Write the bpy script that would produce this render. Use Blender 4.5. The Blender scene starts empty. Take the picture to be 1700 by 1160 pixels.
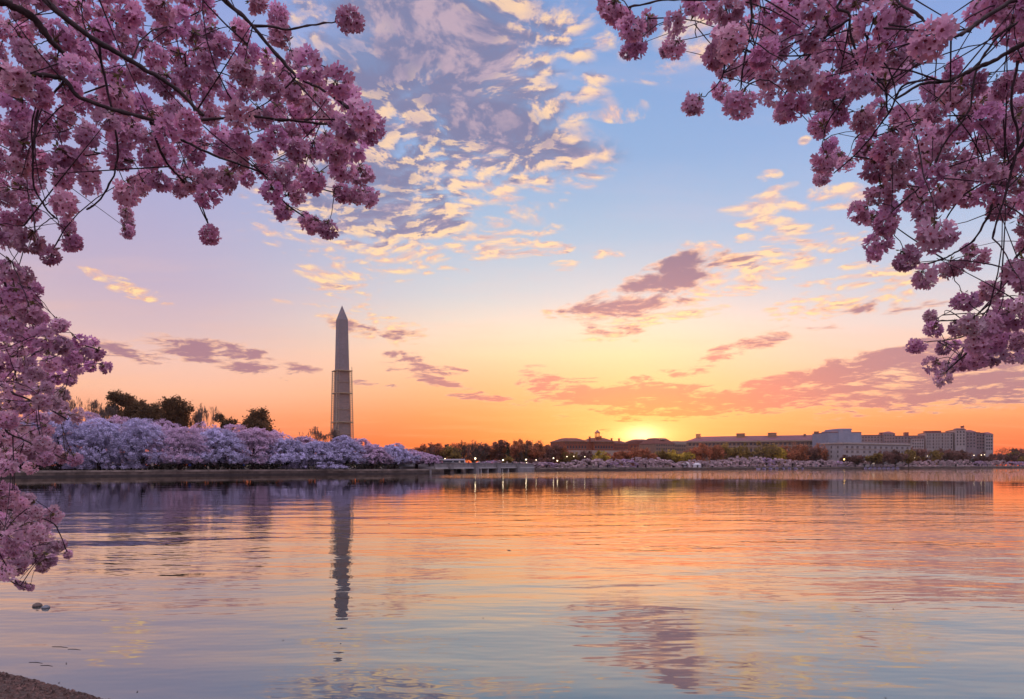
import bpy, math, random
import numpy as np
from mathutils import Vector, Matrix

sc = bpy.context.scene
R = math.radians
F = 1133.33          # focal length in photo pixels (24 mm on a 1700 px wide frame)
HY = 772.0           # horizon row of the photograph
EYE = 2.2

def P(px, py, D):    # a photo pixel and a distance -> a point of the place
    return Vector(((px - 850.0) / F * D, D, EYE + (HY - py) / F * D))

# ------------------------------------------------------------------ camera
cd = bpy.data.cameras.new('camera'); cam = bpy.data.objects.new('camera', cd)
sc.collection.objects.link(cam)
cam.location = (0, 0, EYE); cam.rotation_euler = (R(90), 0, 0)
cd.lens = 24.0; cd.sensor_width = 36.0
cd.shift_y = (HY - 580.0) / 1700.0
cd.clip_start = 0.05; cd.clip_end = 20000
sc.camera = cam

# ------------------------------------------------------------------ exposure
sc.view_settings.view_transform = 'Standard'
sc.view_settings.look = 'None'
sc.view_settings.exposure = 0.12
sc.view_settings.gamma = 1.0
sc.render.engine = 'CYCLES'
sc.cycles.max_bounces = 6
sc.cycles.diffuse_bounces = 1
sc.cycles.glossy_bounces = 3
sc.cycles.transmission_bounces = 4
sc.cycles.transparent_max_bounces = 6
sc.cycles.use_denoising = True
sc.cycles.sample_clamp_indirect = 4.0
sc.cycles.caustics_reflective = False

def lin(c):
    return tuple(((x / 255.0) / 12.92 if x <= 10 else (((x / 255.0) + 0.055) / 1.055) ** 2.4) for x in c) + (1.0,)

# ------------------------------------------------------------------ node expressions
class G:
    """small expression builder over one node tree"""
    def __init__(s, tree): s.t = tree
    def node(s, typ, **kw):
        n = s.t.nodes.new(typ)
        for k, v in kw.items(): setattr(n, k, v)
        return n
    def put(s, sock, v):
        if isinstance(v, E): s.t.links.new(v.o, sock)
        elif v is not None: sock.default_value = v
    def m(s, op, a, b=None, c=None, clamp=False):
        n = s.node('ShaderNodeMath', operation=op, use_clamp=clamp)
        s.put(n.inputs[0], a)
        if b is not None: s.put(n.inputs[1], b)
        if c is not None: s.put(n.inputs[2], c)
        return E(s, n.outputs[0])
    def step(s, a, lo, hi):
        n = s.node('ShaderNodeMapRange', interpolation_type='SMOOTHSTEP')
        s.put(n.inputs[0], a); n.inputs[1].default_value = lo; n.inputs[2].default_value = hi
        return E(s, n.outputs[0])
    def comb(s, x, y, z=0.0):
        n = s.node('ShaderNodeCombineXYZ')
        for i, v in enumerate((x, y, z)): s.put(n.inputs[i], v)
        return E(s, n.outputs[0])
    def sep(s, v):
        n = s.node('ShaderNodeSeparateXYZ'); s.put(n.inputs[0], v)
        return [E(s, o) for o in n.outputs]
    def vm(s, op, a, b=None, val=False):
        n = s.node('ShaderNodeVectorMath', operation=op); s.put(n.inputs[0], a)
        if b is not None: s.put(n.inputs[1], b)
        return E(s, n.outputs['Value' if val else 'Vector'])
    def noise(s, v, scale, detail=4.0, rough=0.5, dist=0.0, lac=2.0, col=False, dim='3D'):
        n = s.node('ShaderNodeTexNoise', noise_dimensions=dim); s.put(n.inputs['Vector'], v)
        n.inputs['Scale'].default_value = scale; n.inputs['Detail'].default_value = detail
        n.inputs['Roughness'].default_value = rough; n.inputs['Distortion'].default_value = dist
        n.inputs['Lacunarity'].default_value = lac
        return E(s, n.outputs['Color' if col else 'Fac'])
    def ramp(s, f, stops, interp='LINEAR'):
        n = s.node('ShaderNodeValToRGB'); n.color_ramp.interpolation = interp
        el = n.color_ramp.elements
        while len(el) < len(stops): el.new(0.5)
        for e, (p, c) in zip(el, sorted(stops)): e.position = p; e.color = c
        s.put(n.inputs[0], f)
        return E(s, n.outputs[0])
    def mix(s, f, a, b, mode='MIX'):
        n = s.node('ShaderNodeMix', data_type='RGBA', blend_type=mode)
        s.put(n.inputs['Factor'], f); s.put(n.inputs[6], a); s.put(n.inputs[7], b)
        return E(s, n.outputs[2])
class E:
    def __init__(s, g, o): s.g, s.o = g, o
    def __add__(s, b): return s.g.m('ADD', s, b)
    __radd__ = __add__
    def __sub__(s, b): return s.g.m('SUBTRACT', s, b)
    def __rsub__(s, b): return s.g.m('SUBTRACT', b, s)
    def __mul__(s, b): return s.g.m('MULTIPLY', s, b)
    __rmul__ = __mul__
    def __truediv__(s, b): return s.g.m('DIVIDE', s, b)
    def __rtruediv__(s, b): return s.g.m('DIVIDE', b, s)

# ------------------------------------------------------------------ sky (world)
SUN_AZ = math.atan2(1066 - 850, F)                    # to the right of straight ahead
SUN_EL = math.atan((HY - 722) / F / math.hypot(1, 216 / F))
world = bpy.data.worlds.new('World'); sc.world = world; world.use_nodes = True
world.cycles.sampling_method = 'MANUAL'; world.cycles.sample_map_resolution = 512
wt = world.node_tree; wt.nodes.clear(); g = G(wt)
tc = g.node('ShaderNodeTexCoord'); D3 = E(g, tc.outputs['Generated'])
dx, dy, dz = g.sep(D3)
hor = g.m('SQRT', dx * dx + dy * dy)
S = dz / g.m('MAXIMUM', hor, 0.02)                    # tan(elevation)
AZ = g.m('ARCTAN2', dx, dy)                           # azimuth from straight ahead, + right
def col(px, stops):
    k = math.hypot(1, (px - 850) / F)
    return g.ramp(S, [(max(0, (HY - py) / F / k), lin(c)) for py, c in stops])
base_l = col(250, [(775, (240, 88, 62)), (735, (249, 122, 84)), (690, (248, 156, 116)), (645, (246, 186, 156)), (600, (238, 192, 178)),
                   (545, (212, 182, 186)), (470, (190, 172, 194)), (380, (176, 168, 200)), (250, (160, 165, 208)), (60, (142, 160, 214)), (-300, (122, 140, 200))])
base_m = col(900, [(775, (244, 66, 22)), (735, (252, 100, 44)), (690, (252, 138, 78)), (640, (250, 178, 128)), (590, (252, 210, 170)),
                   (545, (236, 218, 198)), (490, (204, 208, 212)), (400, (168, 192, 216)), (270, (138, 172, 214)), (60, (124, 158, 210)), (-300, (104, 128, 186))])
base_r = col(1500, [(775, (240, 84, 60)), (735, (252, 116, 72)), (690, (254, 152, 98)), (640, (250, 186, 144)), (590, (242, 200, 178)),
                    (530, (224, 208, 206)), (450, (188, 198, 218)), (330, (162, 184, 220)), (200, (144, 172, 218)), (60, (132, 160, 214)), (-300, (110, 134, 196))])
fl = g.step(AZ, -0.52, 0.0); fr = g.step(AZ, 0.1, 0.6)
base = g.mix(fr, g.mix(fl, base_l, base_m), base_r)
# sky behind the camera: rose over violet blue, brightened beyond dusk as fill light
back = g.ramp(S, [(0.0, (0.40, 0.30, 0.40, 1)), (0.25, (0.50, 0.40, 0.54, 1)), (0.6, (0.60, 0.54, 0.78, 1)), (1.0, (0.80, 0.78, 1.06, 1))])
fb = g.m('SUBTRACT', 1.0, g.step(dy, -0.35, 0.45))
# ---- glow round the sun
sx = (AZ - SUN_AZ); sy = (g.m('ARCTANGENT', S) - SUN_EL)
def gl(wx, wy, p=1.0):
    return g.m('POWER', g.m('EXPONENT', -1.0 * ((sx * (1 / wx)) * (sx * (1 / wx)) + (sy * (1 / wy)) * (sy * (1 / wy)))), p)
g1 = gl(0.24, 0.10); g2 = gl(0.050, 0.018); g3 = gl(0.022, 0.011)
base = g.mix(g1 * 0.26, base, lin((255, 206, 134)))
base = g.mix(g2 * 0.72, base, lin((255, 236, 150)))
# ---- clouds
q = g.comb(dx / (dz + 0.12), dy / (dz + 0.12))
q = g.vm('ADD', q, (3.7, 1.9, 0.0))
A2 = g.comb(AZ, S)
LAST = [None]
def cover(lst):
    """highest of a list of paraboloid bumps, each (photo column, row, radii, tilt, weight) turned into azimuth and elevation"""
    tot = None; vec = None
    for i, (px, py, rx, ry, ang, w) in enumerate(lst):
        if i % 8 == 0:     # ties each batch to the one before: keeps the shader's stack small
            z1 = 1.0 if LAST[0] is None else g.m('MULTIPLY_ADD', LAST[0], 1e-7, 1.0)
            vec = g.comb(AZ, S, z1)
        u = (px - 850) / F; k = math.hypot(1, u)
        a0 = math.atan(u); s0 = (HY - py) / F / k
        ra = rx * 1.9 / F / k / k; rs = ry * 1.9 / F / k
        ca, sa = math.cos(R(ang)), math.sin(R(ang)); q_ = math.sqrt(w)
        A = (ca / ra * q_, sa / ra * q_); B = (-sa / rs * q_, ca / rs * q_)
        uu = g.vm('DOT_PRODUCT', vec, (A[0], A[1], -(A[0] * a0 + A[1] * s0)), val=True)
        vv = g.vm('DOT_PRODUCT', vec, (B[0], B[1], -(B[0] * a0 + B[1] * s0)), val=True)
        f = w - g.m('MULTIPLY_ADD', vv, vv, uu * uu)
        tot = g.m('MAXIMUM', f, 0.0 if tot is None else tot)
        LAST[0] = tot
    return tot
# bright cumulus puffs and the broad cloud bank upper centre
puffs = [(640, 60, 120, 110, 0, .50), (740, 110, 130, 110, -15, .72), (720, 215, 170, 60, -12, .80), (835, 225, 95, 50, -22, .80), (930, 45, 70, 42, 15, .50),
         (985, 85, 60, 45, -30, .60), (930, 165, 50, 22, 0, .66), (1022, 180, 34, 14, -8, .66), (990, 132, 24, 11, 0, .60), (920, 270, 46, 10, 0, .55), (880, 298, 55, 14, 0, .62),
         (740, 290, 110, 50, -8, .72), (640, 360, 130, 60, 0, .70), (740, 385, 110, 30, 0, .66), (610, 300, 120, 60, 0, .62), (560, 462, 42, 20, -12, .52), (600, 402, 110, 24, 0, .55), (510, 380, 60, 20, 0, .45),
         (910, 411, 26, 8, 0, .50), (940, 441, 18, 6, 0, .42), (1336, 233, 7, 5, 0, .75), (1010, 422, 20, 6, 0, .38), (1285, 340, 40, 12, -8, .62), (1310, 374, 44, 10, -8, .6), (1270, 366, 30, 7, 0, .5), (1345, 385, 26, 7, -6, .5), (1290, 318, 26, 7, 10, .45), (1320, 395, 40, 8, -5, .5), (1240, 395, 14, 5, 0, .5), (1390, 340, 26, 6, 0, .5), (1290, 455, 40, 6, 0, .5), (1240, 468, 20, 5, 0, .5), (1460, 455, 50, 8, 4, .5), (1440, 440, 30, 5, 0, .45), (1350, 470, 30, 4, 0, .4), (1225, 352, 26, 8, 0, .45), (1275, 291, 16, 6, 0, .45), (1375, 322, 45, 12, -6, .55), (1250, 432, 50, 14, -4, .64), (1290, 440, 50, 10, 0, .55),
         (1165, 408, 26, 9, 0, .52), (1165, 482, 50, 12, 14, .55), (1095, 528, 70, 8, 6, .5), (1000, 562, 50, 6, 0, .45), (1200, 455, 30, 8, 10, .5), (960, 520, 40, 7, 0, .45), (1235, 480, 26, 7, 0, .5), (1350, 415, 45, 9, 5, .5), (1400, 400, 34, 9, 0, .45), (1430, 480, 60, 9, 0, .45), (1400, 500, 90, 16, 6, .48), (1500, 470, 60, 12, 0, .42),
         (1110, 95, 60, 26, 0, .5), (1140, 60, 40, 20, 0, .45), (205, 472, 46, 8, -18, .55), (235, 492, 34, 5, -10, .50), (540, 505, 60, 5, 0, .3), (620, 540, 55, 12, -6, .55), (640, 560, 40, 8, -6, .4)]
dark = [(1105, 468, 66, 18, 10, 1.0), (1130, 440, 44, 14, 20, .9), (1035, 505, 84, 18, 6, .82), (1090, 500, 40, 10, 0, .7), (1150, 440, 60, 16, 10, .7), (985, 530, 60, 12, 0, .5), (1010, 545, 50, 9, 0, .45), (1235, 576, 62, 11, 14, .60), (1110, 625, 60, 12, 16, .52),
        (1440, 512, 70, 10, 4, .52), (1390, 540, 50, 9, 0, .48), (1500, 505, 60, 8, 0, .5), (1400, 525, 90, 14, 8, .4),
        (1060, 658, 130, 20, -3, 1.05), (1200, 672, 170, 14, 4, .92), (1420, 612, 170, 18, 10, 1.0), (1560, 596, 150, 22, 4, .85), (1400, 655, 190, 20, 2, .80), (1620, 640, 220, 26, 4, .90), (1500, 672, 160, 10, 4, .55),
        (375, 592, 100, 17, -8, .84), (460, 604, 70, 7, -8, .72), (215, 583, 66, 11, -14, .66), (330, 573, 60, 5, 0, .6), (100, 570, 60, 14, -10, .6),
        (665, 592, 26, 7, -6, .66), (700, 612, 46, 7, -4, .7), (715, 630, 55, 7, -14, .74), (815, 662, 48, 7, -8, .74), (895, 615, 30, 8, 0, .68), (898, 634, 32, 9, 0, .72), (895, 650, 36, 3, 0, .5),
        (630, 640, 46, 4, -6, .60), (590, 634, 26, 3, 0, .5), (935, 679, 14, 3, 0, .5), (1000, 712, 30, 3, -8, .4), (620, 548, 60, 8, -7, .62), (120, 610, 60, 8, 0, .4)]
c1 = cover(puffs); c2 = cover(dark)
warp = g.noise(q, 2.2, 2.0, 0.5, col=True, dim='2D')
wv = g.vm('MULTIPLY', g.vm('SUBTRACT', warp, (0.5, 0.5, 0.5)), (0.22, 0.22, 0.0))
qw = g.vm('ADD', q, wv)
def vor(v, sc_):
    n = g.node('ShaderNodeTexVoronoi', voronoi_dimensions='2D', feature='SMOOTH_F1'); g.put(n.inputs['Vector'], v)
    n.inputs['Scale'].default_value = sc_; n.inputs['Smoothness'].default_value = .35; n.inputs['Randomness'].default_value = 1.0
    return E(g, n.outputs['Distance'])
nF = g.noise(qw, 14.0, 5.0, 0.64, dim='2D')
qv = g.vm('ADD', qw, g.comb((nF - 0.5) * 0.05, (nF - 0.5) * 0.06))
cell = vor(g.vm('MULTIPLY', qv, (0.8, 1.15, 0)), 15.0)
nB = g.noise(qw, 6.0, 7.0, 0.58, dim='2D')
nA = nF * 0.50 + nB * 0.38 + (0.42 - cell) * 0.30 + 0.06
qo = g.vm('ADD', qw, (0.010, 0.030, 0.0))
nAo = g.noise(qo, 14.0, 3.0, 0.60, dim='2D')
nC = g.noise(q, 3.2, 2.0, 0.5, dim='2D')
dens1 = c1 * 0.56 + (nA - 0.5) * 1.55 + (nC - 0.5) * 0.5
a1 = g.step(dens1, 0.04, 0.46) * g.step(c1, 0.0, 0.16)
dens2 = c2 * 0.66 + (nB - 0.5) * 1.10 + (nC - 0.5) * 0.45
a2 = g.step(dens2, 0.20, 0.46) * g.step(c2, 0.0, 0.12)
lit = g.m('MULTIPLY_ADD', nF - nAo, 4.5, 0.5, clamp=True)
thick = g.step(dens1 + (nC - 0.5) * 0.5, 0.25, 0.65)
bank = cover([(690, 70, 190, 90, -8, 1.0), (800, 190, 120, 45, -22, 1.0), (740, 230, 170, 40, -6, .7), (610, 310, 110, 60, 0, .8), (640, 20, 120, 60, 0, .7), (900, 20, 60, 50, 0, .6), (600, 360, 120, 24, 0, .7), (520, 100, 90, 110, 0, .6)])
bankn = g.step(bank * 0.8 + (nC - 0.5) * 2.2 + (nA - 0.5) * 1.0, 0.12, 0.80)
shade = g.step(bank * 1.05 + thick * 0.30 - (lit - 0.5) * 0.75, 0.22, 0.85)
low = 1.0 - g.step(S, 0.12, 0.40)
cl_lit = g.mix(low, lin((255, 214, 168)), lin((255, 220, 150)))
cl_sh = g.mix(low, lin((120, 122, 158)), lin((172, 130, 150)))
cl_lit = g.mix(g.step(dens1 + (lit - 0.5) * 0.35, 0.18, 0.60), g.mix(low, lin((240, 190, 168)), lin((250, 184, 134))), cl_lit)
cl_sh = g.mix(g.step(nB * 0.65 + nF * 0.35 + (lit - 0.5) * 0.16, 0.46, 0.74), cl_sh, g.mix(low, lin((186, 162, 178)), lin((230, 184, 160))))
col1 = g.mix(shade, cl_lit, cl_sh)
near = gl(0.22, 0.085)
dk = g.mix(low, lin((112, 96, 128)), lin((154, 108, 130)))
dk = g.mix(near, dk, lin((244, 92, 50)))
edge = g.step(dens2 + (nAo - nF) * 0.45, 0.22, 0.54)
col2 = g.mix(edge, g.mix(near, lin((246, 190, 156)), lin((255, 174, 96))), dk)
front = g.step(dy, 0.15, 0.35)
base = g.mix(bankn * g.step(bank, 0.0, 0.25) * 0.75 * front, base, g.mix(g.step(nF * .4 + nB * .6 + (lit - .5) * .18, 0.42, 0.62), g.mix(low, lin((116, 124, 160)), lin((158, 136, 162))), g.mix(low, lin((184, 162, 176)), lin((222, 174, 152)))))
sky = g.mix(a1 * 0.90 * front, base, col1)
# faint high veil
veil = g.step(g.noise(g.vm('MULTIPLY', q, (0.5, 1.6, 1.0)), 2.6, 4.0, 0.6, dim='2D'), 0.45, 0.8)
sky = g.mix(veil * 0.16, sky, g.mix(low, lin((200, 190, 214)), lin((255, 190, 140))))
sky = g.mix(a2 * 0.90 * front, sky, col2)
sky = g.mix(fb, sky, back)
sky = g.mix(g.step(dz, 0.62, 0.92), sky, (1.35, 1.25, 1.50, 1))      # overhead brightness added as top light, out of the frame
sky = g.mix(g3 * 0.95, sky, (1.35, 1.12, 0.62, 1))
# below the horizon
sky = g.mix(g.step(dz, -0.02, -0.001), (0.10, 0.08, 0.09, 1), sky)
# a physical sky at the same sun adds its own weak light
nis = g.node('ShaderNodeTexSky', sky_type='NISHITA')
nis.sun_disc = False; nis.sun_elevation = SUN_EL; nis.sun_rotation = SUN_AZ
bgA = g.node('ShaderNodeBackground'); g.put(bgA.inputs[0], sky); bgA.inputs[1].default_value = 1.0
bgB = g.node('ShaderNodeBackground'); wt.links.new(nis.outputs[0], bgB.inputs[0]); bgB.inputs[1].default_value = 0.01
add = g.node('ShaderNodeAddShader'); wt.links.new(bgA.outputs[0], add.inputs[0]); wt.links.new(bgB.outputs[0], add.inputs[1])
wo = g.node('ShaderNodeOutputWorld'); wt.links.new(add.outputs[0], wo.inputs[0])

# ------------------------------------------------------------------ sun
sl = bpy.data.lights.new('sun', 'SUN'); so = bpy.data.objects.new('sun', sl); sc.collection.objects.link(so)
sl.energy = 1.8; sl.angle = R(1.0); sl.color = (1.0, 0.31, 0.09)
LE = R(1.75)
sd = Vector((math.sin(SUN_AZ) * math.cos(LE), math.cos(SUN_AZ) * math.cos(LE), math.sin(LE)))   # just behind the roofs
so.rotation_euler = (-sd).to_track_quat('-Z', 'Y').to_euler()
so.location = (60, 300, 60)

# ------------------------------------------------------------------ materials
MATS = {}
def mat(name, color, rough=0.8, var=0.15, scale=6.0, bump=0.0, bscale=None, attr=None, translucent=0.0, metal=0.0, emit=None, spec=0.3):
    if name in MATS: return MATS[name]
    m = bpy.data.materials.new(name); m.use_nodes = True; t = m.node_tree; t.nodes.clear(); h = G(t)
    out = h.node('ShaderNodeOutputMaterial'); b = h.node('ShaderNodeBsdfPrincipled')
    b.inputs['Roughness'].default_value = rough; b.inputs['Metallic'].default_value = metal
    b.inputs['Specular IOR Level'].default_value = spec
    co = E(h, h.node('ShaderNodeTexCoord').outputs['Object'])
    c = tuple(color) + (1.0,)
    n = h.noise(co, scale, 5.0, 0.6)
    lo = tuple(x * (1 - var) for x in color) + (1.0,); hi = tuple(min(1, x * (1 + var)) for x in color) + (1.0,)
    cc = h.mix(h.step(n, 0.3, 0.7), lo, hi)
    if attr:
        a = h.node('ShaderNodeAttribute', attribute_name=attr)
        cc = h.mix(1.0, cc, E(h, a.outputs['Color']), 'MULTIPLY')
    h.put(b.inputs['Base Color'], cc)
    if bump:
        bn = h.node('ShaderNodeBump'); bn.inputs['Strength'].default_value = 1.0; bn.inputs['Distance'].default_value = bump
        h.put(bn.inputs['Height'], h.noise(co, bscale or scale * 3, 6.0, 0.65)); t.links.new(bn.outputs[0], b.inputs['Normal'])
    if emit:
        b.inputs['Emission Color'].default_value = tuple(emit[0]) + (1,); b.inputs['Emission Strength'].default_value = emit[1]
    res = b.outputs[0]
    if translucent:
        tr = h.node('ShaderNodeBsdfTranslucent'); h.put(tr.inputs[0], cc)
        mx = h.node('ShaderNodeMixShader'); mx.inputs[0].default_value = translucent
        t.links.new(b.outputs[0], mx.inputs[1]); t.links.new(tr.outputs[0], mx.inputs[2]); res = mx.outputs[0]
    t.links.new(res, out.inputs[0])
    MATS[name] = m
    return m

# ------------------------------------------------------------------ mesh helpers
def mesh_np(name, V, faces, mats, midx=None, smooth=False, colors=None):
    """V (n,3); faces: list of (m,k) int arrays of equal-size polygons; colors: per-vertex rgb"""
    me = bpy.data.meshes.new(name)
    V = np.asarray(V, dtype=np.float32)
    faces = [np.asarray(f, dtype=np.int32) for f in faces if len(f)]
    loops = np.concatenate([f.ravel() for f in faces])
    sizes = np.concatenate([np.full(len(f), f.shape[1], dtype=np.int32) for f in faces])
    starts = np.concatenate([[0], np.cumsum(sizes)[:-1]]).astype(np.int32)
    me.vertices.add(len(V)); me.vertices.foreach_set('co', V.ravel())
    me.loops.add(len(loops)); me.loops.foreach_set('vertex_index', loops)
    me.polygons.add(len(sizes)); me.polygons.foreach_set('loop_start', starts)
    for m in (mats if isinstance(mats, (list, tuple)) else [mats]): me.materials.append(m)
    if midx is not None: me.polygons.foreach_set('material_index', np.asarray(midx, dtype=np.int32))
    if smooth: me.polygons.foreach_set('use_smooth', np.ones(len(sizes), dtype=bool))
    if colors is not None:
        ca = me.color_attributes.new('tint', 'FLOAT_COLOR', 'POINT')
        c4 = np.ones((len(V), 4), dtype=np.float32); c4[:, :3] = colors
        ca.data.foreach_set('color', c4.ravel())
    me.update(calc_edges=True); me.validate()
    return me

class MB:
    """collects boxes, tubes and polygons into one mesh"""
    def __init__(s): s.v = []; s.f = []; s.mi = []; s.cur = 0
    def add(s, vs, fs):
        o = len(s.v); s.v += [tuple(v) for v in vs]
        for f in fs: s.f.append(tuple(i + o for i in f)); s.mi.append(s.cur)
        return s
    def hexa(s, b, t):     # bottom and top rings of equal length, ccw seen from above
        n = len(b)
        return s.add(list(b) + list(t), [tuple(range(n))[::-1], tuple(range(n, 2 * n))] + [(i, (i + 1) % n, n + (i + 1) % n, n + i) for i in range(n)])
    def box(s, x0, x1, y0, y1, z0, z1):
        return s.hexa([(x0, y0, z0), (x1, y0, z0), (x1, y1, z0), (x0, y1, z0)], [(x0, y0, z1), (x1, y0, z1), (x1, y1, z1), (x0, y1, z1)])
    def frustum(s, x0, x1, y0, y1, z0, z1, ix, iy=None):
        iy = ix if iy is None else iy
        return s.hexa([(x0, y0, z0), (x1, y0, z0), (x1, y1, z0), (x0, y1, z0)], [(x0 + ix, y0 + iy, z1), (x1 - ix, y0 + iy, z1), (x1 - ix, y1 - iy, z1), (x0 + ix, y1 - iy, z1)])
    def cone(s, c, r0, z0, r1, z1, n=12, rot=0.0):
        ring = lambda r, z: [(c[0] + r * math.cos(rot + 2 * math.pi * i / n), c[1] + r * math.sin(rot + 2 * math.pi * i / n), z) for i in range(n)]
        return s.hexa(ring(r0, z0), ring(max(r1, 1e-3), z1))
    def bar(s, a, b, r, n=6, r2=None):
        a = Vector(a); b = Vector(b); d = (b - a).normalized()
        u = d.cross(Vector((0, 0, 1)) if abs(d.z) < .9 else Vector((1, 0, 0))).normalized(); w = d.cross(u)
        r2 = r if r2 is None else r2
        ring = lambda c, rr: [c + (u * math.cos(2 * math.pi * i / n) + w * math.sin(2 * math.pi * i / n)) * rr for i in range(n)]
        return s.hexa(ring(a, r), ring(b, r2))
    def data(s, name, mats, smooth=False):
        me = bpy.data.meshes.new(name); me.from_pydata(s.v, [], s.f)
        for m in (mats if isinstance(mats, (list, tuple)) else [mats]): me.materials.append(m)
        me.polygons.foreach_set('material_index', s.mi)
        if smooth: me.polygons.foreach_set('use_smooth', [True] * len(s.f))
        me.update(); me.validate(); return me
    def build(s, name, mats, parent=None, smooth=False, loc=None, **kw):
        return obj(name, s.data(name, mats, smooth), parent, loc, **kw)

def tag(o, label=None, cat=None, group=None, kind=None):
    if label: o['label'] = label
    if cat: o['category'] = cat
    if group: o['group'] = group
    if kind: o['kind'] = kind
    return o
def obj(name, me, parent=None, loc=None, rz=0.0, **kw):
    o = bpy.data.objects.new(name, me); sc.collection.objects.link(o)
    if parent is not None: o.parent = parent
    if loc is not None: o.location = loc
    if rz: o.rotation_euler = (0, 0, rz)
    return tag(o, **kw)
def thing(name, label, cat, loc=(0, 0, 0), rz=0.0, group=None):
    return obj(name, None, None, loc, rz, label=label, cat=cat, group=group)
def copy_thing(o, loc, rz=0.0, label=None, scale=None, parent=None):
    c = o.copy(); sc.collection.objects.link(c)
    if parent is not None: c.parent = parent
    else:
        c.location = loc; c.rotation_euler = (0, 0, rz)
        if scale is not None: c.scale = scale if hasattr(scale, '__len__') else (scale,) * 3
        if label: c['label'] = label
    for ch in list(o.children): copy_thing(ch, None, parent=c)
    return c

def tubes(A, B, ra, rb, n=5):
    """vectorised tapered tubes between point arrays A and B -> V, quads"""
    A = np.asarray(A, float); B = np.asarray(B, float); m = len(A)
    ra = np.broadcast_to(np.asarray(ra, float), (m,)); rb = np.broadcast_to(np.asarray(rb, float), (m,))
    d = B - A; L = np.linalg.norm(d, axis=1, keepdims=True) + 1e-9; d = d / L
    ref = np.where(np.abs(d[:, 2:3]) < .9, np.array([[0, 0, 1.]]), np.array([[1., 0, 0]]))
    u = np.cross(d, ref); u /= np.linalg.norm(u, axis=1, keepdims=True) + 1e-9; w = np.cross(d, u)
    th = np.arange(n) * 2 * np.pi / n
    circ = u[:, None, :] * np.cos(th)[None, :, None] + w[:, None, :] * np.sin(th)[None, :, None]
    r1 = A[:, None, :] + circ * ra[:, None, None]; r2 = B[:, None, :] + circ * rb[:, None, None]
    V = np.concatenate([r1, r2], axis=1).reshape(-1, 3)
    i = np.arange(n); j = (i + 1) % n
    q = np.stack([i, j, n + j, n + i], axis=1)
    Q = (q[None] + (np.arange(m) * 2 * n)[:, None, None]).reshape(-1, 4)
    return V, Q
def tube_path(pts, radii, n=8):
    """one smooth tube along a polyline -> V, quads"""
    pts = np.asarray(pts, float); m = len(pts); radii = np.asarray(radii, float)
    d = np.gradient(pts, axis=0); d /= np.linalg.norm(d, axis=1, keepdims=True) + 1e-9
    u = np.cross(d[0], [0, 0, 1.] if abs(d[0][2]) < .9 else [1., 0, 0]); V = []
    th = np.arange(n) * 2 * np.pi / n
    for k in range(m):
        u = u - d[k] * np.dot(u, d[k]); u /= np.linalg.norm(u) + 1e-9; w = np.cross(d[k], u)
        V.append(pts[k] + radii[k] * (np.cos(th)[:, None] * u + np.sin(th)[:, None] * w))
    V = np.concatenate(V); i = np.arange(n); j = (i + 1) % n
    q = np.stack([i, j, n + j, n + i], axis=1)
    Q = (q[None] + (np.arange(m - 1) * n)[:, None, None]).reshape(-1, 4)
    return V, Q
def smooth_path(pts, sub=6):
    pts = np.asarray(pts, float)
    p = np.concatenate([[2 * pts[0] - pts[1]], pts, [2 * pts[-1] - pts[-2]]]); out = []
    for i in range(1, len(p) - 2):
        for k in range(sub):
            t = k / sub
            out.append(0.5 * ((2 * p[i]) + (-p[i-1] + p[i+1]) * t + (2*p[i-1] - 5*p[i] + 4*p[i+1] - p[i+2]) * t*t + (-p[i-1] + 3*p[i] - 3*p[i+1] + p[i+2]) * t**3))
    out.append(pts[-1]); return np.array(out)
def quads_at(C, size, rng, flat=0.0):
    """randomly turned small quads at the centres C"""
    n = len(C); a = rng.normal(size=(n, 3)); a[:, 2] *= (1 - flat)
    nrm = a / (np.linalg.norm(a, axis=1, keepdims=True) + 1e-9)
    b = rng.normal(size=(n, 3)); u = np.cross(nrm, b); u /= np.linalg.norm(u, axis=1, keepdims=True) + 1e-9; w = np.cross(nrm, u)
    s = np.broadcast_to(np.asarray(size, float), (n,))[:, None] * 0.5
    asp = rng.uniform(.55, 1.0, (n, 1))
    V = np.stack([C - u * s, C - w * s * asp, C + u * s, C + w * s * asp], axis=1).reshape(-1, 3)
    return V, np.arange(4 * n).reshape(-1, 4)

# ------------------------------------------------------------------ water
wm = bpy.data.materials.new('water'); wm.use_nodes = True; t = wm.node_tree; t.nodes.clear(); h = G(t)
geo = h.node('ShaderNodeNewGeometry'); Pp = E(h, geo.outputs['Position'])
x_, y_, z_ = h.sep(Pp)
dist = h.m('SQRT', x_ * x_ + y_ * y_)
def nz(sx_, sy_, sc_, det, ro=0.5, di=0.0, off=0.0):
    return h.noise(h.comb(x_ * sx_ + off, y_ * sy_), sc_, det, ro, di)
patch = h.noise(h.comb(x_ * 0.012, y_ * 0.02), 1.0, 2.0, 0.5)
warpx = (h.noise(h.comb(x_ * .3, y_ * .3), 1.0, 1.0, .5) - 0.5) * 1.6
def rip(fx, fy, det, ro, off):
    return h.noise(h.comb(x_ * fx + off + warpx * .4, y_ * fy + warpx * fy * .35), 1.0, det, ro, 0.0)
ruf = h.step(patch, 0.38, 0.60)
nearw = 1.0 - h.step(dist, 7.0, 18.0)
farw = h.step(dist, 70.0, 170.0)
swell = rip(.16, .42, 1.0, .4, 2.0) * .070
wave = rip(.85, 2.1, 2.0, .5, 7.0) * .0460
rippl = rip(1.1, 4.2, 2.0, .55, 3.0) * .0060
chop = rip(2.2, 8.0, 2.0, .6, 9.0) * .0030
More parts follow.
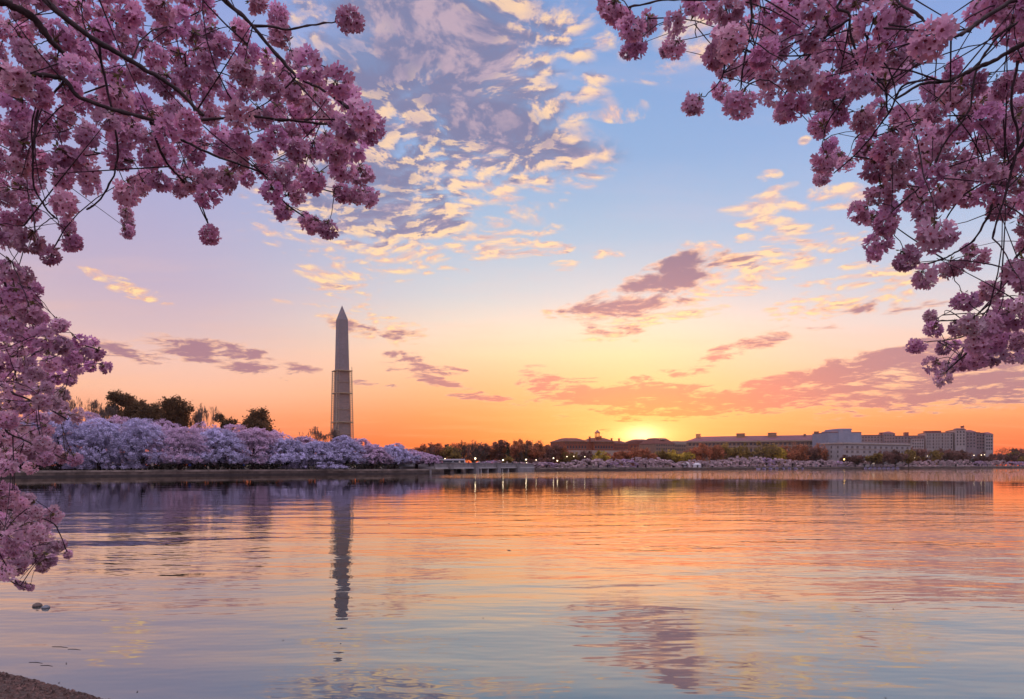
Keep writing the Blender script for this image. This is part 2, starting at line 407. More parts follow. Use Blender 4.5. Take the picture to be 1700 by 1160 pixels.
hgt = swell * (1.0 - farw * .8) + wave * (0.35 + 0.65 * ruf) * (1.0 - nearw * .5) * (1.0 - h.step(dist, 32.0, 90.0) * .90) + rippl * (.25 + .75 * ruf) * (1.0 - nearw * .8) + chop * (1.0 - nearw) * (.25 + .75 * ruf)
hgt = hgt * (1.0 - h.step(dist, 14.0, 60.0) * .80)
band = h.step(dist, 100.0, 135.0) * h.step(x_ + dist * .1, -12.0, 8.0)
hgt = hgt + rip(.9, 3.2, 2.0, .6, 5.0) * .030 * band
bn = h.node('ShaderNodeBump'); bn.inputs['Strength'].default_value = 1.0; bn.inputs['Distance'].default_value = 1.0
h.put(bn.inputs['Height'], hgt)
gls = h.node('ShaderNodeBsdfGlossy'); gls.inputs['Color'].default_value = (0.96, 0.93, 0.88, 1); gls.inputs['Roughness'].default_value = 0.015
t.links.new(bn.outputs[0], gls.inputs['Normal'])
dif = h.node('ShaderNodeBsdfDiffuse'); dif.inputs[0].default_value = (0.016, 0.036, 0.042, 1)
fr_ = h.node('ShaderNodeFresnel'); fr_.inputs['IOR'].default_value = 1.8
t.links.new(bn.outputs[0], fr_.inputs['Normal'])
fac = h.m('MULTIPLY_ADD', E(h, fr_.outputs[0]), 0.95, 0.19, clamp=True)
mx = h.node('ShaderNodeMixShader'); h.put(mx.inputs[0], fac)
t.links.new(dif.outputs[0], mx.inputs[1]); t.links.new(gls.outputs[0], mx.inputs[2])
ou = h.node('ShaderNodeOutputMaterial'); t.links.new(mx.outputs[0], ou.inputs[0])
MB().add([(-1500, -60, 0), (1500, -60, 0), (1500, 1080, 0), (-1500, 1080, 0)], [(0, 1, 2, 3)]).build('water', wm, kind='structure')

# ------------------------------------------------------------------ land, banks and walls
GZ = 1.1
from mathutils.geometry import tessellate_polygon
SHORE_L = [(-420, -60), (-230, -20), (-150, 40), (-112, 92), (-89, 119), (-77, 135), (-60, 151), (-36.6, 166), (-23, 176), (-18, 180)]
INLET = [(-14, 190), (-12, 215), (-16, 250), (-20, 300), (-6, 330), (14, 322), (19, 290), (12, 262)]
SHORE_R = [(9, 246), (14, 250), (40, 268), (72, 293), (123, 350), (201, 415), (297, 480), (416, 554), (602, 650), (900, 760), (1500, 860)]
m_soil = mat('soil', (0.085, 0.065, 0.05), 0.95, 0.35, 0.15, 0.05, 1.5)
m_wallstone = mat('wall_stone', (0.14, 0.10, 0.085), 0.9, 0.5, 0.5, 0.04, 3.0)
m_coping = mat('coping_stone', (0.27, 0.205, 0.175), 0.9, 0.5, 0.35, 0.04, 3.0)
m_path = mat('path_paving', (0.34, 0.26, 0.22), 0.9, 0.15, 0.3, 0.01, 3.0)
def jitter_line(pts, step=4.0, amp=0.25, seed=1):
    rg = random.Random(seed); out = []
    for a, b in zip(pts, pts[1:]):
        a = Vector(a); b = Vector(b); n = max(1, int((b - a).length / step))
        for k in range(n):
            p = a.lerp(b, k / n); out.append((p.x + rg.uniform(-amp, amp), p.y + rg.uniform(-amp, amp)))
    out.append(pts[-1]); return out
SH_L = jitter_line(SHORE_L, 5, .2, 1); IN_ = jitter_line(INLET, 8, .3, 2); SH_R = jitter_line(SHORE_R, 6, .5, 3)
# the ground: shoreline to horizon in one sheet, flat behind the walls, a knoll under the obelisk
outer = [(1500, 1090), (-1500, 1090), (-1500, -60)]
ring = [(x, y) for x, y in SH_L + IN_ + SH_R] + outer
tri = tessellate_polygon([[Vector((x, y, 0)) for x, y in ring]])
mb = MB(); mb.v = [(x, y, GZ) for x, y in ring]; mb.f = [tuple(f) for f in tri]; mb.mi = [0] * len(mb.f)
gobj = mb.build('ground', m_soil, kind='structure')
for p in gobj.data.polygons:
    if p.normal.z < 0: p.flip()
knoll = MB()
N_ = 28
rings_ = [(150, GZ - .3), (110, 3.0), (70, 6.5), (35, 9.0), (0.5, 9.5)]
kv = []
for r_, z in rings_: kv.append([(r_ * math.cos(2 * math.pi * i / N_), r_ * math.sin(2 * math.pi * i / N_), z) for i in range(N_)])
for a in range(len(rings_) - 1):
    for i in range(N_):
        j = (i + 1) % N_; knoll.add([kv[a][i], kv[a][j], kv[a + 1][j], kv[a + 1][i]], [(0, 1, 2, 3)])
knoll.build('hill', mat('lawn', (0.07, 0.09, 0.035), 0.95, 0.3, 0.1), loc=(-198, 792, 0), kind='structure')

def wall_along(name, pts, label, w=0.5, ztop=GZ + 0.1, zb=-1.0):
    """retaining wall following the water line, with a coping course on it"""
    t = thing(name, label, 'sea wall')
    P2 = [Vector(p) for p in pts]; nr = []
    for i in range(len(P2)):
        d = (P2[min(i + 1, len(P2) - 1)] - P2[max(i - 1, 0)]).normalized(); nr.append(Vector((d.y, -d.x)))
    def strip(o0, o1, z0, z1):
        m = MB(); sec = []
        for p, n in zip(P2, nr):
            a = p + n * o0; b = p + n * o1
            sec.append([(a.x, a.y, z0), (b.x, b.y, z0), (b.x, b.y, z1), (a.x, a.y, z1)])
        vs = [v for s_ in sec for v in s_]; fs = []
        for i in range(len(sec) - 1):
            for k in range(4):
                l = (k + 1) % 4; fs.append((4 * i + k, 4 * i + l, 4 * i + 4 + l, 4 * i + 4 + k))
        fs += [(0, 1, 2, 3), tuple(4 * (len(sec) - 1) + k for k in (3, 2, 1, 0))]
        m.add(vs, fs); return m
    strip(-w, 0.10, .32, ztop - 0.36).build('stone_face', m_wallstone, t)
    strip(-w, 0.14, zb, .317).build('wet_course', mat('wet_stone', (.06, .045, .045), .5, .3, .8), t)
    strip(-w - 0.1, 0.18, ztop - 0.357, ztop).build('coping', m_coping, t)
    return t
wall_along('sea_wall', SH_L, 'brown stone sea wall under the lavender cherry trees on the left bank')
wall_along('sea_wall', IN_, 'dark wall of the inlet behind the low bridge')
wall_along('sea_wall', SH_R, 'dark maroon sea wall along the far shore below the office buildings')
# footpath behind the left and far walls
def path_along(pts, off, w):
    P2 = [Vector(p) for p in pts]; m = MB(); vs = []
    for i in range(len(P2)):
        d = (P2[min(i + 1, len(P2) - 1)] - P2[max(i - 1, 0)]).normalized(); n = Vector((-d.y, d.x))
        a = P2[i] + n * off; b = P2[i] + n * (off + w); vs += [(a.x, a.y, GZ + .006), (b.x, b.y, GZ + .006)]
    m.add(vs, [(2 * i, 2 * i + 2, 2 * i + 3, 2 * i + 1) for i in range(len(P2) - 1)])
    o = m.build('footpath', m_path, kind='structure')
    for p in o.data.polygons:
        if p.normal.z < 0: p.flip()
path_along(SH_L, 0.9, 2.4); path_along(SH_R, 0.9, 2.4)

# near bank the photographer stands on
nb_edge = [(-30, 17.5), (-12, 9.4), (-7.0, 7.15), (-5.2, 6.32), (-4.47, 5.90), (-3.8, 5.58), (-3.15, 5.22), (-2.4, 4.80), (-1.4, 4.35), (0, 3.6), (2.5, 2.4), (6, 0.9), (14, -1.5), (30, -5)]
rb = random.Random(5); ne = []
for a, b in zip(nb_edge, nb_edge[1:]):
    L_ = math.hypot(b[0] - a[0], b[1] - a[1]); n = max(1, int(L_ / .12)) if -7 < a[0] < 0 else 4
    for k in range(n):
        t_ = k / n; ne.append((a[0] + (b[0] - a[0]) * t_, a[1] + (b[1] - a[1]) * t_ + rb.uniform(-.015, .015)))
ne.append(nb_edge[-1])
m_grav = mat('gravel_path', (0.10, 0.06, 0.05), 0.95, 0.45, 28.0, 0.012, 60.0)
mb = MB(); vs = []
offs = [(0.10, -0.6), (0.0, 0.36), (-0.10, 0.47), (-0.4, 0.50), (-60, 0.55)]
for x, y in ne:
    for o_, z in offs: vs.append((x, y + o_, z))
k_ = len(offs); fs = []
for i in range(len(ne) - 1):
    for j in range(k_ - 1): fs.append((i * k_ + j, i * k_ + j + 1, (i + 1) * k_ + j + 1, (i + 1) * k_ + j))
mb.add(vs, fs); o = mb.build('bank', m_grav, kind='structure')
rg = np.random.default_rng(8); pv = []; pf = []
for k in range(5200):
    x = rg.uniform(-6.0, -2.0)
    ye = np.interp(x, [e[0] for e in nb_edge], [e[1] for e in nb_edge])
    y = ye - abs(rg.normal(0, .5)) + .0
    d_ = ye - y; z = np.interp(d_, [0, .1, .4, 5], [.36, .47, .50, .503])
    s_ = rg.uniform(.006, .017) * (1.0 if rg.random() < .93 else 1.8); c = len(pv)
    a0 = rg.uniform(0, 6.28)
    pts_ = [(math.cos(a0 + i * 1.2566) * s_ * rg.uniform(.8, 1.2), math.sin(a0 + i * 1.2566) * s_ * rg.uniform(.6, 1.1), 0) for i in range(5)] + [(0, 0, s_ * .8), (s_ * .3, 0, s_ * .75)]
    for p_ in pts_: pv.append((x + p_[0], y + p_[1], z + p_[2] - .001))
    for i in range(5): pf.append((c + i, c + (i + 1) % 5, c + 5 + (1 if i in (0, 4) else 0)))
cols = np.repeat(rg.uniform(.45, 1.5, (5200, 1)) * np.array([[1, .93, .9]]), 7, axis=0)
me = mesh_np('gravel', pv, [pf], mat('pebbles', (0.13, 0.075, 0.065), .9, .2, 30, attr='tint'), smooth=False, colors=cols)
obj('gravel', me, kind='stuff')

# ------------------------------------------------------------------ blossom balls for the overhanging trees
m_bark = mat('cherry_bark', (0.060, 0.038, 0.040), 0.85, 0.4, 20, 0.004, 60)
m_twig = mat('twig_bark', (0.050, 0.026, 0.034), 0.85, 0.3, 20)
m_petal = mat('petals', (0.93, 0.58, 0.70), 0.75, 0.10, 14, attr='tint', translucent=0.40, spec=0.2)
m_heart = mat('flower_heart', (0.30, 0.06, 0.09), 0.8, 0.3, 30)
m_stalk = mat('flower_stalk', (0.16, 0.10, 0.05), 0.8, 0.2, 30)
def rot_to(d, spin):
    d = np.asarray(d, float); d /= np.linalg.norm(d)
    u = np.cross(d, [0.3, 0.9, 0.1]); u /= np.linalg.norm(u); w = np.cross(d, u)
    c, s_ = math.cos(spin), math.sin(spin)
    return np.stack([u * c + w * s_, -u * s_ + w * c, d], axis=1)
def make_pompom(rng, n, fr=0.40):
    V = []; F3 = []; F4 = []; m3 = []; m4 = []; T = []
    cnt = 0
    for k in range(n):
        z = 1 - 1.72 * (k + .5) / n - .0
        z = -z                                            # open towards +z, where the stalks meet
        ph = k * 2.39996 + rng.uniform(-.3, .3)
        rr = math.sqrt(max(0, 1 - z * z)); d = np.array([rr * math.cos(ph), rr * math.sin(ph), z])
        c = d * rng.uniform(.50, .86); c[2] *= .9
        tilt = d + rng.normal(0, .50, 3); Rm = rot_to(tilt, rng.uniform(0, 6.28)); f = fr * rng.uniform(.85, 1.12)
        cup = rng.uniform(.7, 2.1); tint = rng.uniform(.74, 1.10) * np.array([1, rng.uniform(.9, 1.08), rng.uniform(.95, 1.05)])
        for p in range(5):
            a = p * 1.2566; ca, sa = math.cos(a), math.sin(a)
            pts = [(.07, 0, .0), (.42, .30, .15 * cup), (.42, -.30, .15 * cup), (.86, .29, .30 * cup), (.86, -.29, .30 * cup), (.84, 0, .24 * cup), (.5, 0, .06 * cup)]
            L = np.array([[x * ca - y * sa, x * sa + y * ca, zz + rng.uniform(-.03, .03)] for x, y, zz in pts])
            V.append((L * f) @ Rm.T + c); T += [tint] * 7
            b = cnt; cnt += 7
            F3 += [(b, b + 6, b + 1), (b, b + 2, b + 6)]; m3 += [0, 0]
            F4 += [(b + 1, b + 6, b + 5, b + 3), (b + 2, b + 4, b + 5, b + 6)]; m4 += [0, 0]
        L = np.array([[(.20 * math.cos(i * 1.2566 + .6)), .20 * math.sin(i * 1.2566 + .6), .07] for i in range(5)] + [[0, 0, .20]])
        V.append((L * f) @ Rm.T + c); T += [np.ones(3)] * 6
        for i in range(5): F3.append((cnt + i, cnt + (i + 1) % 5, cnt + 5)); m3.append(1)
        cnt += 6
        # stalk
        A = np.array([[0, 0, .75]]); vv, qq = tubes(A, [c * .95], .018, .012, 3)
        V.append(vv); T += [np.ones(3)] * len(vv); F4 += [tuple(x + cnt for x in q_) for q_ in qq]; m4 += [2] * len(qq); cnt += len(vv)
    for k in range(5):
        a = rng.uniform(0, 6.28); u = np.array([math.cos(a), math.sin(a), 0]); w = np.array([-u[1], u[0], 0]); b0 = np.array([0, 0, .78]) + u * .05; L = rng.uniform(.3, .55); z_ = rng.uniform(-.1, .4)
        V.append(np.array([b0, b0 + u * L * .5 + w * .09 + [0, 0, z_ * .4], b0 + u * L + [0, 0, z_], b0 + u * L * .5 - w * .09 + [0, 0, z_ * .4]])); T += [np.ones(3)] * 4
        F4.append((cnt, cnt + 1, cnt + 2, cnt + 3)); m4.append(3); cnt += 4
    return np.concatenate(V), np.array(F3), np.array(F4), m3, m4, np.array(T)
rgp = np.random.default_rng(11)
POMS = [make_pompom(rgp, n, f_) for n, f_ in ((28, .46), (25, .48), (31, .44), (20, .50), (27, .46), (13, .52))]

def blossoms_mesh(name, places, rng):
    """places: (centre, radius, attach direction)"""
    Vs, F3s, F4s, M3, M4, Ts = [], [], [], [], [], []; off = 0
    for c, r, up, low_ in places:
        Vp, f3, f4, m3, m4, T = POMS[rng.choice(6, p=[.2, .2, .17, .16, .17, .10])]
        Rm = rot_to(np.asarray(up, float) + rng.normal(0, .22, 3), rng.uniform(0, 6.28))
        sc_ = r * np.array([rng.uniform(.9, 1.1), rng.uniform(.9, 1.1), rng.uniform(.85, 1.15)])
        Vs.append((Vp * sc_) @ Rm.T + np.asarray(c)); F3s.append(f3 + off); F4s.append(f4 + off); M3 += m3; M4 += m4
        tt = rng.uniform(.66, 1.06) * np.array([1, rng.uniform(.84, 1.02), rng.uniform(.94, 1.06)])
        tt = tt * (np.array([1.06, 1.10, 1.04]) if low_ else np.array([1.0, .90, .97]))  # lighting by height put into petal colour: low balls brighter, high ones plum
        Ts.append(np.clip(T * tt, 0, 1.15)); off += len(Vp)
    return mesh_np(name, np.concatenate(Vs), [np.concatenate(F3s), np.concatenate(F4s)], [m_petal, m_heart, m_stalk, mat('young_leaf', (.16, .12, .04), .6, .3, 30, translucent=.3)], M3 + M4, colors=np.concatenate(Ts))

def in_poly(x, y, poly):
    c = False; j = len(poly) - 1
    for i in range(len(poly)):
        xi, yi = poly[i]; xj, yj = poly[j]
        if (yi > y) != (yj > y) and x < (xj - xi) * (y - yi) / (yj - yi) + xi: c = not c
        j = i
    return c

def fg_tree(label, root, fork, limbs, explicit, fills, holes, seed, free_twigs):
    rng = np.random.default_rng(seed); t = thing('cherry_tree', label, 'cherry tree', tuple(root))
    root = np.array(root, float); fork = np.array(fork, float)
    L0 = lambda v: np.asarray(v) - root
    # trunk
    tp = smooth_path([root + [0, 0, -.3], root + [0.03, .02, .5], (root + fork) / 2 + [.08, -.05, 0], fork], 6)
    V, Q = tube_path(L0(tp), np.linspace(.24, .15, len(tp)) * (1 + .06 * np.sin(np.arange(len(tp)) * 1.7)), 14)
    obj('trunk', mesh_np('trunk', V, [Q], m_bark, smooth=True), t, (0, 0, 0))
    nodes = []; 
    for pts, D0, D1, r0, r1, via in limbs:
        n = len(pts); W = [np.array(P(px, py, D0 + (D1 - D0) * i / max(1, n - 1))) for i, (px, py) in enumerate(pts)]
        if r0 > .009: r0 *= .48
        elif r0 > .0055: r0 *= .72
        lead = [] if via is None else ([fork] + [np.array(v, float) for v in via])
        Wp = smooth_path(lead + W, 7)
        kk = len(Wp); amp = .010
        Wp = Wp + np.cumsum(rng.normal(0, .0035, Wp.shape), axis=0) * (np.arange(kk) > 0)[:, None] * .4
        nl = (len(lead)) * 7
        rr = np.linspace(r0, r1, kk) if nl == 0 else np.concatenate([np.linspace(max(.07, r0 * 2), r0, nl), np.linspace(r0, r1, kk - nl)])
        rr = rr * (1 + rng.uniform(-.12, .16, kk) + (rng.random(kk) < .1) * .35)
        V, Q = tube_path(L0(Wp), rr, 9 if r0 > .012 else 6)
        if r0 >= .0045: obj('branch', mesh_np('branch', V, [Q], m_bark, smooth=True), t, (0, 0, 0))
        else: nodes.append(('tw', V, Q))
        nodes.append(('p', Wp[nl:], None))
    tw = [(V, Q) for k, V, Q in nodes if k == 'tw']
    N = np.concatenate([V for k, V, Q in nodes if k == 'p'])
    # where the balls hang
    places = []; pp = []
    for px, py, r in explicit:
        D = 56.6 / r * rng.uniform(.95, 1.05) if r < 33 else 1.75
        D = min(D, 4.9); places.append((np.array(P(px, py, D)), r * D / F)); pp.append((px, py, r * .8))
    for poly, rmin, rmax, sp in fills:
        xs = [p[0] for p in poly]; ys = [p[1] for p in poly]; tries = int((max(xs) - min(xs)) * (max(ys) - min(ys)) / 18)
        for _ in range(tries):
            x = rng.uniform(min(xs), max(xs)); y = rng.uniform(min(ys), max(ys))
            if not in_poly(x, y, poly) or any(in_poly(x, y, h_) for h_ in holes): continue
            r = rng.uniform(rmin, rmax)
            if any((x - a) ** 2 + (y - b) ** 2 < (sp * (r + c) * .5) ** 2 for a, b, c in pp): continue
            D = 56.6 / r * rng.uniform(.90, 1.25); places.append((np.array(P(x, y, D)), r * D / F)); pp.append((x, y, r))
    # twigs: every ball hangs from the nearest wood grown so far
    order = sorted(range(len(places)), key=lambda i: np.min(np.linalg.norm(N - places[i][0], axis=1)))
    allN = [N]; res = []; A_, B_, RA, RB = [], [], [], []
    NN = N.copy()
    for i in order:
        c, r = places[i]; 
        w = NN - c; cost = np.linalg.norm(w, axis=1) + np.where(w[:, 2] < 0, .25, 0) * np.abs(w[:, 2]) * 3 
        b = NN[np.argmin(cost)]; d = b - c; L = np.linalg.norm(d)
        upd = d / (L + 1e-6) + np.array([0, 0, .6]); upd /= np.linalg.norm(upd)
        end = c + upd * r * .72
        mid = (b + end) / 2 + np.array([0, 0, .10 * L]) + rng.normal(0, .05 * L, 3)
        path = np.array([b * (1 - t_) ** 2 + 2 * mid * t_ * (1 - t_) + end * t_ ** 2 for t_ in np.linspace(0, 1, 6)])
        path[1:-1] += rng.normal(0, .003, (4, 3))
        rr = np.linspace(min(.0036, .0018 + L * .003), .0014, 6)
        A_.append(path[:-1]); B_.append(path[1:]); RA.append(rr[:-1]); RB.append(rr[1:])
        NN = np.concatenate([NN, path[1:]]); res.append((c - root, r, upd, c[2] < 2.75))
    for k in range(free_twigs):
        b = NN[rng.integers(len(NN))]; dd = np.linalg.norm(NN - b, axis=1); cand = np.where((dd > .22) & (dd < .55))[0]
        if not len(cand): continue
        e = NN[rng.choice(cand)] + rng.normal(0, .015, 3); fwd = np.array([0, -.07, 0]); m_ = (b + e) / 2 + fwd + rng.normal(0, .05, 3)
        path = np.array([b * (1 - t_) ** 2 + 2 * m_ * t_ * (1 - t_) + e * t_ ** 2 for t_ in np.linspace(0, 1, 6)]); rr = np.linspace(.0032, .0013, 6)
        A_.append(path[:-1]); B_.append(path[1:]); RA.append(rr[:-1]); RB.append(rr[1:])
    V, Q = tubes(L0(np.concatenate(A_)), L0(np.concatenate(B_)), np.concatenate(RA), np.concatenate(RB), 5)
    off = len(V); Vs = [V]; Qs = [Q]
    for v, q_ in tw: Vs.append(v); Qs.append(q_ + off); off += len(v)
    obj('twigs', mesh_np('twigs', np.concatenate(Vs), [np.concatenate(Qs)], m_twig, smooth=True), t, (0, 0, 0))
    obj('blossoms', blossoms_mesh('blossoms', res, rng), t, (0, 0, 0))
    return t

VL = [(-2.9, 2.0, 4.0)]
limbs_l = [([(-60, -30), (5, 0), (49, 26), (83, 65), (110, 90)], 2.3, 2.5, .034, .008, [(-2.6, 2.0, 4.2)]),
           ([(20, -60), (75, 0), (124, 44), (165, 72), (222, 106), (259, 129), (292, 153), (330, 190)], 2.3, 2.5, .022, .006, [(-2.4, 1.9, 4.4)]),
           ([(-60, 100), (0, 111), (54, 127), (106, 133), (134, 162), (191, 185), (248, 202), (305, 206), (388, 197), (455, 199), (538, 208)], 2.3, 2.6, .020, .004, [(-2.6, 2.0, 3.7)]),
           ([(300, -70), (372, 0), (419, 43), (455, 83), (495, 123), (531, 143), (574, 174), (600, 200)], 2.3, 2.45, .014, .004, [(-2.2, 1.7, 4.7), (-1.7, 2.0, 4.7)]),
           ([(248, 202), (310, 235), (375, 264), (437, 286), (466, 329), (509, 362)], 2.55, 3.0, .007, .003, None),
           ([(250, 203), (274, 266), (306, 298), (332, 336), (348, 376)], 2.5, 3.0, .005, .0025, None),
           ([(165, 75), (170, 120), (185, 190), (191, 250), (185, 285), (160, 330), (137, 349)], 2.45, 2.7, .006, .003, None),
           ([(106, 133), (66, 180), (59, 250), (57, 301), (77, 343), (99, 365)], 2.4, 2.6, .006, .003, None),
           ([(419, 43), (470, 50), (520, 40), (565, 34)], 2.35, 2.4, .0045, .002, None),
           ([(-80, 420), (0, 470), (20, 520), (60, 548), (110, 570), (160, 585)], 3.3, 4.4, .016, .004, [(-3.1, 2.6, 3.0)]),
           ([(-80, 600), (0, 641), (21, 652), (69, 672), (117, 700)], 3.4, 4.2, .014, .004, [(-3.1, 2.9, 2.6)]),
           ([(-80, 660), (0, 703), (21, 719), (48, 733), (90, 752), (120, 765)], 3.4, 4.0, .012, .003, [(-3.1, 3.0, 2.4)]),
           ([(-90, 860), (-20, 850), (14, 846), (50, 855), (90, 870), (112, 915)], 3.5, 4.2, .012, .003, [(-3.2, 3.0, 2.0)]),
           ([(-90, 900), (-30, 935), (10, 961), (25, 972), (44, 978)], 3.5, 4.4, .008, .0025, [(-3.3, 3.1, 1.9)])]
exp_l = [(580, 32, 25), (463, 28, 22), (466, 58, 21), (428, 4, 18), (398, 50, 19), (368, 75, 20), (515, 108, 25), (490, 95, 18), (560, 135, 25), (576, 160, 22), (600, 192, 27), (614, 210, 25), (578, 214, 26), (588, 240, 22), (560, 250, 24),
         (600, 290, 20), (613, 325, 18), (590, 324, 18), (566, 320, 18), (545, 382, 17), (518, 372, 17), (505, 362, 12), (470, 350, 17), (452, 318, 20), (490, 318, 20), (520, 300, 22), (348, 390, 19), (209, 352, 12), (212, 368, 12), (212, 384, 13),
         (210, 322, 23), (230, 308, 18), (266, 300, 18), (242, 296, 16), (146, 290, 20), (150, 312, 18), (106, 340, 22), (112, 376, 17), (120, 402, 18), (84, 424, 18), (50, 400, 23), (48, 350, 20), (104, 296, 22), (345, 322, 22), (320, 300, 20), (300, 312, 17),
         (15, 448, 22), (40, 458, 17), (25, 490, 20), (58, 482, 15), (50, 520, 21), (18, 540, 22), (98, 540, 15), (72, 560, 18), (100, 573, 17), (130, 565, 14), (154, 568, 11), (160, 588, 12), (176, 610, 11), (150, 608, 11), (125, 612, 13),
         (130, 655, 0.1), (127, 690, 13), (98, 690, 13), (88, 668, 14), (104, 655, 12), (125, 762, 12), (104, 758, 11), (75, 760, 15), (50, 777, 11), (10, 775, 16), (10, 755, 14), (40, 745, 15),
         (88, 855, 14), (74, 872, 12), (100, 905, 12), (112, 920, 8), (70, 940, 12), (84, 930, 11), (50, 975, 7), (38, 972, 8), (30, 968, 7), (12, 950, 16), (20, 815, 13), (45, 832, 14), (60, 850, 14), (36, 905, 14)]
exp_l = [e for e in exp_l if e[2] > 1]
poly_l1 = [(-40, -40), (190, -40), (215, 20), (262, 30), (268, -40), (340, -40), (352, 45), (400, 75), (455, 85), (500, 110), (545, 130), (585, 175), (598, 215), (590, 290), (560, 310), (520, 318), (470, 315), (430, 300), (380, 300), (335, 300), (290, 285), (230, 285), (185, 270), (150, 270), (120, 280), (90, 290), (70, 320), (30, 330), (36, 390), (5, 400), (-40, 420)]
holes_l = [[(70, 215), (110, 225), (100, 275), (60, 260)], [(262, 65), (325, 60), (345, 100), (300, 95)], [(12, 180), (30, 200), (40, 235), (15, 240)], [(300, 150), (325, 155), (320, 180), (300, 175)], [(225, 215), (245, 230), (230, 250)], [(200, 40), (262, 20), (262, 58), (235, 60)],
           [(355, -20), (385, -10), (385, 30), (360, 40)], [(30, 330), (60, 330), (70, 390), (40, 370)], [(150, 245), (185, 235), (180, 265), (150, 262)], [(415, 225), (440, 225), (440, 245)], [(350, 130), (368, 132), (360, 150)], [(120, 195), (150, 205), (130, 225)]]
poly_l2 = [(-40, 430), (20, 445), (50, 475), (70, 520), (95, 560), (150, 575), (170, 605), (125, 620), (100, 645), (118, 690), (95, 705), (60, 720), (100, 750), (60, 765), (30, 765), (-40, 780)]
poly_l3 = [(-40, 800), (15, 815), (50, 845), (80, 860), (70, 885), (100, 908), (80, 925), (45, 935), (15, 960), (-40, 965)]
fg_tree('cherry tree with pink blossom balls overhanging the water on the left edge', (-4.3, 1.3, 0.5), (-3.9, 1.5, 2.9), limbs_l, exp_l,
        [(poly_l1, 17, 26, 1.42), (poly_l2, 12, 18, 1.2), (poly_l3, 12, 17, .98)], holes_l, 21, 90)

limbs_r = [([(1780, -25), (1700, 4), (1666, 15), (1622, 44), (1593, 60), (1560, 64)], 2.3, 2.2, .018, .005, [(2.7, 1.9, 4.0)]),
           ([(1780, 40), (1700, 76), (1652, 103), (1608, 123), (1564, 144), (1517, 152), (1470, 178)], 2.3, 2.5, .017, .004, [(2.7, 1.9, 3.8)]),
           ([(1780, -20), (1700, 32), (1660, 62), (1628, 111), (1616, 188), (1581, 240), (1546, 310), (1500, 350)], 2.4, 2.6, .010, .003, [(2.6, 1.9, 4.1)]),
           ([(1540, 130), (1496, 141), (1479, 176), (1450, 215), (1417, 252), (1380, 285)], 2.5, 2.9, .006, .0025, None),
           ([(1239, -60), (1241, 0), (1245, 31), (1240, 72), (1233, 110), (1227, 154)], 2.3, 2.4, .006, .003, [(2.6, 1.7, 4.6), (1.6, 2.0, 4.7)]),
           ([(1420, -70), (1330, -30), (1270, -15), (1190, 0), (1110, 2), (1045, 15)], 2.3, 2.4, .010, .003, [(2.6, 1.7, 4.6), (1.9, 2.0, 4.6)]),
           ([(1205, 10), (1203, 60), (1201, 77), (1192, 130), (1165, 162)], 2.4, 2.9, .004, .002, None),
           ([(1470, -60), (1415, 20), (1430, 90), (1470, 140), (1475, 180)], 2.3, 2.5, .010, .003, [(2.6, 1.7, 4.5)]),
           ([(1500, -60), (1492, 0), (1530, 30), (1557, 52)], 2.2, 2.1, .005, .003, [(2.5, 1.7, 4.5)]),
           ([(1420, 25), (1370, 60), (1330, 110), (1295, 170)], 2.3, 2.5, .006, .003, None),
           ([(1420, 25), (1445, 90), (1410, 140), (1370, 200), (1362, 230)], 2.4, 2.8, .005, .002, None),
           ([(1780, 180), (1700, 240), (1681, 280), (1658, 323), (1641, 365), (1618, 405), (1586, 424), (1553, 437), (1500, 442)], 2.5, 2.9, .012, .003, [(2.8, 2.0, 3.4)]),
           ([(1700, 240), (1650, 290), (1590, 330), (1560, 370)], 2.6, 2.7, .006, .003, None),
           ([(1780, 360), (1700, 411), (1677, 437), (1658, 477), (1625, 516), (1612, 526), (1560, 530)], 2.8, 3.6, .012, .003, [(2.9, 2.2, 3.1)]),
           ([(1780, 480), (1700, 509), (1660, 530), (1625, 549), (1576, 565), (1533, 570)], 3.0, 3.7, .010, .003, [(2.9, 2.4, 2.9)]),
           ([(1650, 535), (1618, 559), (1609, 585), (1573, 618)], 3.2, 3.4, .005, .003, None),
           ([(1690, 100), (1680, 170), (1690, 230), (1670, 330), (1650, 400)], 2.2, 2.4, .006, .003, None)]
exp_r = [(1010, 10, 23), (1030, 25, 21), (1048, 48, 24), (1075, 38, 18), (1056, 75, 19), (1040, 86, 13), (1122, 35, 20), (1118, 78, 19), (1105, 85, 12), (1152, 8, 20), (1180, 12, 22), (1212, 22, 26), (1200, 60, 20), (1190, 92, 24), (1215, 70, 27), (1208, 112, 18),
         (1151, 173, 20), (1196, 152, 16), (1226, 172, 25), (1246, 160, 9), (1266, 90, 25), (1292, 78, 22), (1280, 155, 21), (1300, 190, 16), (1315, 175, 24), (1322, 125, 27), (1345, 130, 24), (1362, 208, 20), (1375, 242, 16), (1368, 272, 20), (1365, 295, 15), (1390, 262, 14), (1404, 272, 14), (1440, 225, 16), (1436, 250, 18),
         (1428, 352, 22), (1448, 362, 14), (1470, 372, 22), (1458, 402, 20), (1452, 420, 14), (1505, 430, 22), (1535, 460, 20), (1555, 390, 30), (1535, 350, 22), (1580, 446, 20), (1620, 430, 20), (1610, 415, 14), (1546, 65, 36), (1625, 20, 22),
         (1545, 525, 12), (1550, 545, 14), (1520, 575, 15), (1566, 578, 12), (1585, 572, 10), (1548, 606, 16), (1565, 628, 15), (1575, 610, 12), (1600, 600, 16), (1622, 598, 17), (1650, 590, 18), (1680, 588, 17), (1700, 590, 16), (1600, 500, 19), (1620, 497, 15), (1612, 540, 22), (1642, 540, 20), (1590, 545, 16)]
